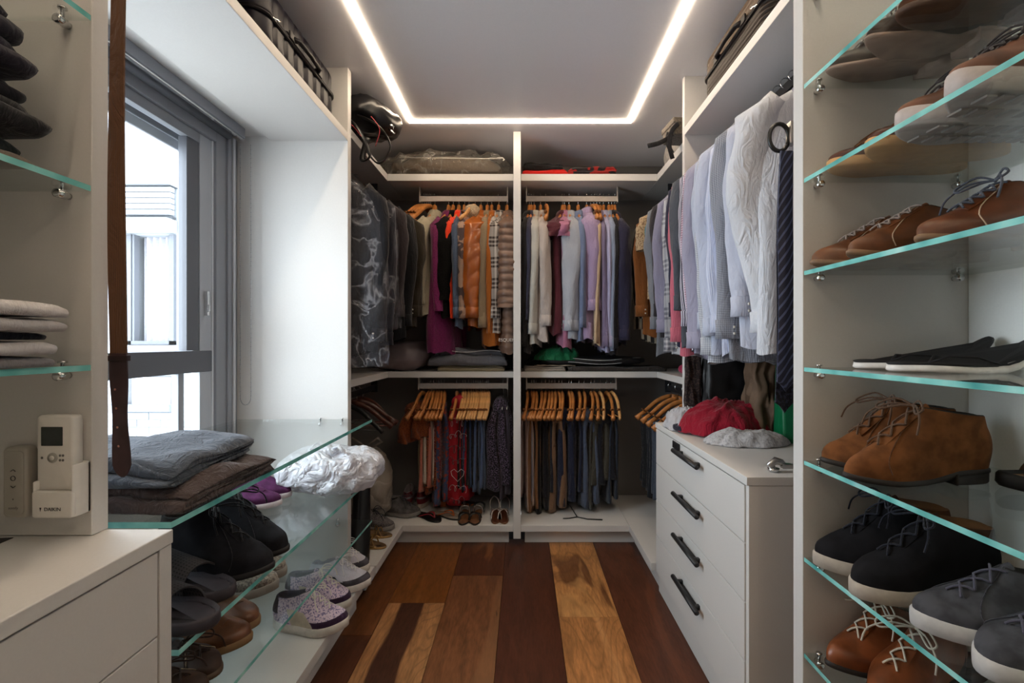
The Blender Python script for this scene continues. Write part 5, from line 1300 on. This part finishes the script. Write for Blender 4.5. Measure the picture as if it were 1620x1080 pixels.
folded('folded_jacket', 'black and red folded jacket with white trim on the top shelf', 'clothing', .44, 2.97, zs, .30, .26, fabric('1c1416', 'camo', '8a1a14'), n=4, th=.014, wob=.014, sd=55, rz=-.1)
m = MB(); o = empty('quilt_roll', (1.00, 2.74, zs), .0, 'rolled white quilt in clear wrap on the corner top shelf', 'quilt')
lump_mesh(m, (0, 0, .085), (.14, .26, .083), 24, .008, 50, 30, flat=-.084, ex=.75, ridge=.008, freq=12); m.v = [(x, y, max(.001, z)) for x, y, z in m.v]; m.build('quilt', fabric('b8afa6', wr=.5), o)
o = empty('fabric_box', (.88, 2.46, zs), .1, 'grey felt box with hanging dark straps on the corner top shelf', 'box')
m = MB(); m.box(-.12, .12, -.075, .075, .001, .075); m.build('box_body', fabric('5c554e', 'tweed', '75695e'), o, False, .008)
m = MB(); m.box(-.125, .125, -.08, .08, .055, .085); m.build('lid', fabric('655d55', 'tweed', '7d7166'), o, False, .006)
m = MB()
for x0, pts in ((0, [(-.10, -.082, .05), (-.135, -.085, .01), (-.15, -.085, -.06), (-.13, -.08, -.13)]), (1, [(-.11, -.05, .02), (-.15, -.06, -.02), (-.20, -.07, -.05), (-.26, -.08, -.07)]), (2, [(-.125, -.02, .03), (-.14, -.04, -.03), (-.12, -.05, -.09)])):
    m.tube(pts, .012, 8, flat=.2, up=(0, 1, .1), sm=5)
m.build('strap', fabric('1c1b20'), o)
o = empty('shoulder_bag', (-.90, 2.47, zs), -.3, 'black leather shoulder bag with long straps drooping over the corner shelf', 'bag')
m = MB(); lump_mesh(m, (.03, 0, .10), (.21, .17, .075), 26, .02, 56, 30, flat=-.097, ex=.7, ridge=.016, freq=8)
m.build('bag_body', leather('17161a', .35), o)
m = MB(); m.tube([(-.05, -.14, .10), (.12, -.17, .02), (.19, -.16, -.08), (.20, -.13, -.15), (.15, -.12, -.155), (.18, -.12, -.05)], .014, 8, flat=.3, sm=6); m.tube([(-.02, -.15, .12), (.20, -.10, .03), (.26, -.05, -.06), (.24, -.05, -.13), (.20, -.07, -.16), (.15, -.09, -.10)], .016, 8, flat=.3, sm=6); m.build('strap', leather('121216', .4), o)
m = MB(); m.tube([(-.04, -.155, .06), (.12, -.185, .0), (.185, -.175, -.07)], .0022, 6, sm=5); m.tube([(.20, -.12, .05), (.235, -.1, -.01), (.21, -.1, -.09)], .002, 6, sm=5); m.build('piping', simple('red_piping', 'a8303a', .5), o)
m = MB(); m.tube([(.22, -.02, .06), (.27, -.03, .03), (.26, -.02, .01), (.24, -.03, .02), (.28, -.04, -.01)], .005, 8); m.build('buckle', CHROME, o)

def suitcase(lb, x0, x1, y0, y1, z0, z1, mat, trim, ribs='cross', hside=1, upper=None):
    o = empty('suitcase', ((x0+x1)/2, (y0+y1)/2, z0), 0, lb, 'suitcase'); W, D, H = x1-x0, y1-y0, z1-z0
    def ring(z, ins, rc, grv=True, gd=.004):
        r = []; a, b_ = W/2-ins, D/2-ins; n = 22
        def seg(p, q, along, nrm):
            k = 40 if along == 'y' else 20
            for i in range(k):
                t = i/k; px_, py_ = lerp(p[0], q[0], t), lerp(p[1], q[1], t)
                g = 0
                if grv and ribs == 'cross' and along == 'y': g = gd*2 if (py_ % .075) < .014 else 0
                r.append((px_-nrm[0]*g, py_-nrm[1]*g, z))
        def arc(cx, cy, a0):
            for i in range(8): t = a0+pi/2*i/8; r.append((cx+rc*cos(t), cy+rc*sin(t), z))
        seg((a, -b_+rc), (a, b_-rc), 'y', (1, 0)); arc(a-rc, b_-rc, 0); seg((a-rc, b_), (-a+rc, b_), 'x', (0, 1)); arc(-a+rc, b_-rc, pi/2)
        seg((-a, b_-rc), (-a, -b_+rc), 'y', (-1, 0)); arc(-a+rc, -b_+rc, pi); seg((-a+rc, -b_), (a-rc, -b_), 'x', (0, -1)); arc(a-rc, -b_+rc, 3*pi/2)
        return r
    def shell(za, zb_, up):
        R_ = []; K = 12 if ribs == 'cross' else 26
        for k in range(K+1):
            s = k/K; z = lerp(za, zb_, s); e = s if up else 1-s
            ins = .004+.050*max(0, (e-.5)/.5)**2.6+(.0045 if ribs == 'long' and k % 4 == 3 else 0)
            R_.append(ring(z, ins, .055))
        return R_
    m = MB(); m.loft(shell(.001, H*.485, False), 0); m.build('lower_shell', mat, o)
    m = MB(); m.loft(shell(H*.515, H, True), 0); m.build('upper_shell', mat if not upper else upper, o)
    m = MB(); m.loft([ring(H*.47, .002, .055, False), ring(H*.475, -.003, .055, False), ring(H*.495, -.003, .055, False), ring(H*.5, .003, .055, False), ring(H*.505, -.003, .055, False), ring(H*.525, -.003, .055, False), ring(H*.53, .002, .055, False)], 0); m.build('zip_band', trim, o)
    hx = hside*(W/2); m = MB(); m.tube([(hx, -.10, H*.56), (hx+hside*.016, -.085, H*.56), (hx+hside*.020, 0, H*.56), (hx+hside*.016, .085, H*.56), (hx, .10, H*.56)], [.012, .009, .008, .009, .012], 10); m.build('handle', trim, o)
    for sy in (-.115, .115):
        m = MB(); m.box(min(hx, hx+hside*.008), max(hx, hx+hside*.008), sy-.018, sy+.018, H*.56-.014, H*.56+.014); m.build('handle_mount', trim, o, False, .003)
    for sx in (-1, 1):
        for zz in (.035, H-.05):
            m = MB(); c_ = (sx*(W/2-.05), -D/2-.012, zz); m.lathe([(.004, -.018), (.022, -.018), (.024, -.012), (.024, .012), (.022, .018), (.004, .018)], 18, c_, axis='x'); w_ = m.build('wheel', trim, o)
            m = MB(); m.lathe([(.010, -.0195), (.012, -.0205), (.001, -.021)], 12, c_, axis='x'); m.build('hub', simple('wheel_hub', '8a7258', .4), w_)
            m = MB(); m.tube([(c_[0]-.022, c_[1]+.02, zz), (c_[0]-.022, c_[1]-.006, zz+.022), (c_[0]+.022, c_[1]-.006, zz+.022), (c_[0]+.022, c_[1]+.02, zz)], .006, 8); m.build('wheel_fork', trim, w_)
    m = MB(); m.tube([(W/2*hside*.98, -D/2+.06, H*.5), (W/2*hside*1.02, -D/2+.075, H*.50), (W/2*hside*1.04, -D/2+.09, H*.53)], .005, 6); m.build('zip_pull', CHROME, o)
    return o
blk = simple('dark_trim', '141216', .4, spec=.2)
suitcase('dark navy hard-shell suitcase lying on the shelf above the window', -1.27, -.835, 1.50, 2.10, 2.1785, 2.43, simple('navy_shell', '100e18', .38, 0, .15, 20, .12), blk)
suitcase('black suitcase whose wheels just show above the window shelf, closest to the camera', -1.29, -.86, .90, 1.42, 2.1785, 2.42, simple('black_shell', '100f11', .4, spec=.12), blk)
suitcase('bronze ribbed hard-shell suitcase on the shelf above the business shirts', .785, 1.27, 1.50, 2.05, 2.2365, 2.46, simple('dark_bronze_shell', '1e1613', .4, 0, .12, 20, .15), blk, ribs='long', hside=-1, upper=simple('bronze_shell', '4c3d30', .45, 0, .12, 20, .2))

# ================================================================ FLOOR-LEVEL ITEMS IN THE BACK COMPARTMENTS
zf_ = .1255
MILK = plastic_film('carrier_film', (.9, .9, .93), .70, .3, (.80, .80, .86), 15, .05)
o = empty('carrier_bag', (-.80, 1.96, .6055), 0, 'white knotted plastic carrier bag on the glass shelf at the far end', 'bag')
m = MB(); lump_mesh(m, (0, 0, .085), (.20, .14, .08), 31, .02, 80, 40, flat=-.084, ex=.75, ridge=.022, freq=8); m.v = [(x, y, max(.001, z)) for x, y, z in m.v]; m.build('bag_body', MILK, o)
m = MB(); lump_mesh(m, (.02, -.02, .075), (.14, .09, .055), 34, .015, 30, 18, ridge=.012); m.build('contents', fabric('a89ab0', 'floral', '7a2a4a'), o)
m = MB(); lump_mesh(m, (.0, -.03, .165), (.035, .03, .025), 35, .008, 24, 14, ridge=.012, freq=20); m.tube([(0, -.03, .17), (-.05, -.02, .20), (-.09, -.02, .17), (-.06, -.04, .15)], [.01, .014, .012, .004], 8, flat=.4); m.tube([(0, -.03, .17), (.05, -.05, .19), (.08, -.06, .16)], [.01, .014, .004], 8, flat=.4); m.build('knot', MILK, o)
o = empty('plastic_sack', (-.97, 2.90, zf_), 0, 'translucent beige sack tied with a bow in the low corner', 'sack')
SACK = plastic_film('sack_film', (.7, .64, .56), .62, .4, (.42, .36, .30))
m = MB(); lump_mesh(m, (0, 0, .22), (.16, .14, .22), 36, .02, 60, 40, flat=-.219, ex=.8, ridge=.016, freq=8); m.v = [(x*(1-.35*max(0, z-.25)/.25), y, max(.001, z)) for x, y, z in m.v]; m.build('sack_body', SACK, o)
m = MB(); lump_mesh(m, (0, 0, .2), (.13, .11, .18), 37, .02, 30, 20, ridge=.01); m.build('contents', fabric('5e5040'), o)
m = MB()
for sg in (-1, 1): m.tube([(0, 0, .44), (sg*.03, -.01, .47), (sg*.08, -.02, .505), (sg*.10, -.02, .48), (sg*.05, -.01, .45), (0, 0, .44)], [.008, .014, .018, .014, .01, .006], 8, flat=.35)
m.build('bow', SACK, o)
shoe('tall_boot', 'black tall boot standing behind the window column', (-.80, 2.25, zf_), -pi/2+.2, L=.24, W=.09, upper=leather('0e0d10', .5), solem=dk, lin=LIN_D, zh=.32, zt=.33, xt=.42, toeh=.05, sole=.015, tongue=False, open_w=.085, cat='boot')
for i, (x, y, a, lb) in enumerate(((-.80, 2.74, .05, 'grey mesh trainer in the heap by the pale sack, upper one'), (-.70, 2.93, -.25, 'grey suede trainer beside the gold sandals'))):
    shoe('trainer', lb, (x+.05, y, zf_), a, L=.26, W=.095, foot=1-2*i, upper=fabric('5a5557', 'tweed', '75706e') if i == 0 else suede('6e6a6a'), solem=rubber('7a7570'), lin=LIN_D, lace=lace_m('2c2c34'), sole=.025, zh=.065, zt=.09, nl=4)
def zred(s, t, sg):
    return 1 if (s < .35 or t < .25 and s > .5) else 0
for i, x in enumerate((-.775, -.665)):
    shoe('trainer', ['red and white leather trainer, heel outward, next to the pale sack', 'red and white leather trainer, heel outward, beside its mate'][i], (x, 3.335, zf_+.001), pi/2+.05-.1*i, L=.265, W=.098, foot=1-2*i, upper=leather('b8aeb2', .5), solem=rubber('a89a8c'), lin=fabric('8f8688'), sole=.028, zh=.075, zt=.10, matzones=([leather('8a1424', .4)], zred))
def sandal(lb, x, y, z, ang, straps, base, bed, L=.25, W=.085, heel=0, name='sandal', foot=1):
    o = empty(name, (x, y, z), ang, lb, 'sandal')
    def S(j, off, zz_):
        t, xx, yy = outline_pt(2*pi*j/36, L, W, 'round', foot); return Vector((xx+(xx-L/2)/(L/2)*off, yy*(1+off*20), zz_+heel*max(0, min(1, (.6-t)/.35))))
    MB().loft([[S(j, -.002, 0) for j in range(36)], [S(j, .0, .003) for j in range(36)], [S(j, 0, .010) for j in range(36)]]).build('sole', base, o)
    MB().loft([[S(j, -.002, .0102) for j in range(36)], [S(j, -.005, .0125) for j in range(36)]]).build('footbed', bed, o)
    if heel: m = MB(); m.box(.008, .05, -.022, .022, 0, heel+.002); m.build('heel', base, o, False, .004)
    for pts, r, mt, fl in straps:
        m = MB(); m.tube(pts, r, 8, flat=fl, sm=4); m.build('strap', mt, o)
    return o
def arch(x0, x1, w, h, z=.010): return [(x0, -w, z), (lerp(x0, x1, .25), -w*.75, z+h*.8), ((x0+x1)/2, 0, z+h), (lerp(x0, x1, .75), w*.75, z+h*.8), (x1, w, z)]
gold = simple('gold_leather', 'a07c4a', .3, .5, .15, 30); silver = simple('silver_leather', 'b0a49c', .25, .6, .1, 30); blkl = leather('101012', .4); org = leather('c8651c', .5); rd = leather('a01828', .5); tanb = leather('8a5a38', .6)
for i, (x, y, a) in enumerate(((-.985, 2.62, .12), (-.975, 2.515, -.05))):
    sandal(['gold strappy heeled sandal in front of the grey trainers', 'gold strappy heeled sandal nearest the platform edge'][i], x, y, zf_, a, [(arch(.16, .19, .036, .035), .004, gold, .6), (arch(.19, .14, .036, .045), .004, gold, .6), (arch(.05, .09, .032, .06, .04), .004, gold, .6), (arch(.03, .03, .03, .07, .045), .003, gold, .6), ([(.02, -.03, .05), (-.01, -.01, .10), (-.01, .01, .10), (.02, .03, .05)], .003, gold, .6)], gold, leather('8a6a48', .6), heel=.045)
sandal('grey flip-flop with orange thong straps beside the floral dress', -.60, 3.00, zf_, -.45, [([(.19, 0, .012), (.16, .02, .035), (.09, .036, .012)], .006, org, .5), ([(.19, 0, .012), (.16, -.02, .035), (.09, -.036, .012)], .006, org, .5)], blkl, simple('grey_footbed', '7c7268', .8), W=.095, name='flip_flop')
sandal('black flip-flop with red strap and pink flower, tilted against the grey one', -.70, 2.99, zf_, -.6, [([(.19, 0, .012), (.16, .02, .035), (.09, .036, .012)], .006, rd, .5), ([(.19, 0, .012), (.16, -.02, .035), (.09, -.036, .012)], .006, rd, .5)], blkl, blkl, W=.095, name='flip_flop')
sandal('orange wedge sandal behind the hem of the floral dress', -.56, 3.12, zf_, .2, [(arch(.15, .19, .036, .04), .008, org, .5)], org, leather('7a4a28', .6), heel=.05)
for i, x in enumerate((-.375, -.275)):
    sandal(['black sandal with jewelled strap below the red scarf', 'black sandal with jewelled strap, mate nearer the divider'][i], x, 3.04, zf_, -pi/2+.1-.2*i, [(arch(.14, .20, .034, .04), .007, blkl, .5), (arch(.20, .14, .034, .035), .007, blkl, .5), ([(.06, -.03, .012), (.03, -.032, .05), (0, -.0, .055), (.03, .032, .05), (.06, .03, .012)], .007, blkl, .5), (arch(.08, .08, .032, .05), .004, silver, .6)], blkl, tanb, foot=1-2*i)
for i, x in enumerate((-.185, -.115)):
    sandal(['tan sandal with crossed silver straps, further from the divider', 'tan sandal with crossed silver straps, right against the divider'][i], x, 3.06, zf_, -pi/2+.12-.15*i, [(arch(.12, .20, .032, .05), .004, silver, .6), (arch(.20, .12, .032, .05), .004, silver, .6), ([(.03, -.028, .012), (.01, -.028, .06), (-.01, 0, .085), (.01, .028, .06), (.03, .028, .012)], .004, silver, .6)], tanb, leather('6a3418', .5), foot=1-2*i, W=.075)
o = empty('strap', (.32, 2.93, zf_), 0, 'black leather strap lying on the platform below the chinos', 'strap')
m = MB(); m.tube([(-.03, .05, .07), (.0, .02, .03), (.02, -.01, .004), (.08, -.045, .004), (.17, -.055, .004)], .005, 8, flat=.5); m.tube([(.02, -.01, .005), (-.03, -.03, .004), (-.07, -.035, .004)], .005, 8, flat=.5); m.build('belt_end', blkl, o)

# ================================================================ THINGS AT THE NEAR LEFT
o = empty('belt', (-.728, .845, 2.46), 0, 'long brown belt hanging down the front edge of the window panel', 'belt')
def bel(zt_, zb_, hwf, mat, name):
    def f(u, v):
        z = lerp(zt_, zb_, v); s = (2.46-z); wv = .004*sin(s*4.5)-.006*max(0, s-1.2)*sin(max(0, s-1.2)*18)
        return ((u-.5)*2*hwf(v)+wv, -.002*sin(u*3+v*9)-.003*sin(s*3), z-2.46)
    m = MB(); m.grid(6, 50, f, 0, .003, uvs=(.03, abs(zt_-zb_))); return m.build(name, mat, o)
bel(2.455, 1.19, lambda v: .0142, fabric('6a4a34', 'stripe', '5c3e2c', .003), 'webbing')
bel(1.20, .975, lambda v: .0145*min(1, ((1-v)/.10+.02)**.5) if v > .9 else .0145, leather('4a3034', .5), 'leather_tip')
for k in range(4):
    m = MB(); m.lathe([(.0002, -.001), (.0022, 0), (.0002, .001)], 8, (-.004+.002*k, -.0052, 1.135-.034*k-2.46), axis='y'); m.build('hole', simple('belt_hole', 'a87868', .8), o)
m = MB(); m.box(-.017, .017, -.006, .004, 1.186-2.46, 1.196-2.46); m.build('keeper', leather('3a2426', .5), o, False, .001)
WP = simple('white_plastic', 'e4e0da', .35, 0, .02); LCD = simple('lcd', '2c302e', .15)
def rbox(m, x0, x1, y0, y1, z0, z1, r=.006, mi=0):
    rings = []
    for y, ins in ((y1, 0), (lerp(y0, y1, .25), 0), (lerp(y0, y1, .08), min(.0012, r*.3)), (y0, min(.004, r*.7))):
        ring = []
        for cx, cz, a0 in ((x1-r, z1-r, 0), (x0+r, z1-r, pi/2), (x0+r, z0+r, pi), (x1-r, z0+r, 1.5*pi)):
            for k in range(7):
                a = a0+pi/2*k/6; ring.append((cx+(r-ins)*cos(a), y, cz+(r-ins)*sin(a)))
        rings.append(ring)
    return m.loft(rings, mi)
yp = .8235
o = empty('remote_control', (0, 0, 0), 0, 'white air-conditioner remote with grey screen standing in its holder', 'remote control')
X0, X1 = xat(57, .80), xat(115, .80)
rbox(MB(), X0, X1, .800, .8185, zat(785, .80), zat(657, .80), .007).build('remote_body', WP, o)
rbox(MB(), X0+.009, X1-.017, .7992, .8005, zat(705, .80), zat(675, .80), .001).build('screen', LCD, o)
m = MB(); m.lathe([(.0001, 0), (.008, 0), (.009, .002)], 20, ((X0+X1)/2-.003, .7985, zat(724, .80)), axis='y'); m.build('dial', simple('button_ring', 'a8a49c', .4), o)
m = MB(); m.lathe([(.0001, 0), (.004, 0), (.0042, .0015)], 16, ((X0+X1)/2-.003, .7978, zat(724, .80)), axis='y'); m.build('centre_button', WP, o)
for dx, dz in ((-.018, 0), (.013, .004), (.018, .004), (.013, -.004), (.018, -.004)):
    m = MB(); rbox(m, (X0+X1)/2-.003+dx-.0018, (X0+X1)/2-.003+dx+.0018, .799, .8005, zat(724, .80)+dz-.002, zat(724, .80)+dz+.002, .0015); m.build('button', simple('button_grey', '6f6d69', .4), o)
o = empty('remote_holder', (0, 0, 0), 0, 'white wall holder gripping the air-conditioner remote', 'remote holder')
hx0, hx1, hz0, hz1, hzs = xat(54, .795), xat(118, .795), zat(818, .795), zat(772, .795), zat(735, .795)
m = MB(); rbox(m, hx0, hx1, .790, .7975, hz0, hz1-.004, .005)
rbox(m, hx0, hx0+.004, .792, yp, hz0, hz1+.012, .0018); rbox(m, hx1-.004, hx1, .792, yp, hz0, hzs, .0018); rbox(m, hx0, hx1, .797, yp, hz0, hz0+.004, .0015); rbox(m, hx0, hx1, .8195, yp, hz0, hzs, .002)
m.build('holder_body', WP, o)
INK = simple('ink_dark', '3a3a3c', .5)
lettering('lettering', 'DAIKIN', .0085, INK, ((hx0+hx1)/2+.002, .7896, zat(804, .795)), (pi/2, 0, 0), o, .0002)
m = MB(); m.add([((hx0+hx1)/2-.020, .7896, zat(801, .795)), ((hx0+hx1)/2-.0165, .7896, zat(801, .795)), ((hx0+hx1)/2-.0185, .7896, zat(808, .795))], [(0, 1, 2)]); m.build('emblem', INK, o, False)
o = empty('remote_control', (0, 0, 0), 0, 'slim pale grey blind remote stuck to the panel beside the holder', 'remote control')
a0, a1 = xat(3, .805), xat(42, .805); GP = simple('grey_plastic', 'aaa59c', .4, 0, .02)
rbox(MB(), a0, a1, .805, yp, zat(820, .805), zat(707, .805), .010).build('remote_body', GP, o)
rbox(MB(), a0+.004, a1-.004, .8035, .806, zat(814, .805), zat(713, .805), .008).build('face_plate', simple('grey_face', 'a5a097', .35, 0, .02), o)
cxr = (a0+a1)/2; m = MB()
m.tube([(cxr-.004, .803, zat(745, .805)), (cxr, .803, zat(742, .805)), (cxr+.004, .803, zat(745, .805))], .0006, 5); m.tube([(cxr-.004, .803, zat(768, .805)), (cxr, .803, zat(771, .805)), (cxr+.004, .803, zat(768, .805))], .0006, 5)
m.tube([(cxr+.004*cos(2*pi*k/14), .803, zat(756, .805)+.004*sin(2*pi*k/14)) for k in range(14)], .0006, 5, closed=True); m.lathe([(.0002, 0), (.0012, .0004)], 8, (cxr, .8025, zat(789, .805)), axis='y'); m.build('symbols', INK, o)
lettering('lettering', 'somfy', .007, simple('ink_light', '6f6d68', .5), (cxr, .8032, zat(803, .805)), (pi/2, 0, 0), o, .0002)
o = empty('leaflet', (-.985, .775, .8785), .12, 'black printed leaflet with fine white lines lying on the countertop', 'leaflet')
m = MB(); m.box(-.10, .10, -.035, .03, 0, .0008); m.build('sheet', simple('black_print', '121213', .5), o, False)
m = MB()
for k in range(6): m.box(-.085, .085-.02*(k % 3), -.028+.009*k, -.025+.009*k, .0009, .0011)
m.build('print_lines', simple('print_grey', '8a8a8c', .6), o, False)
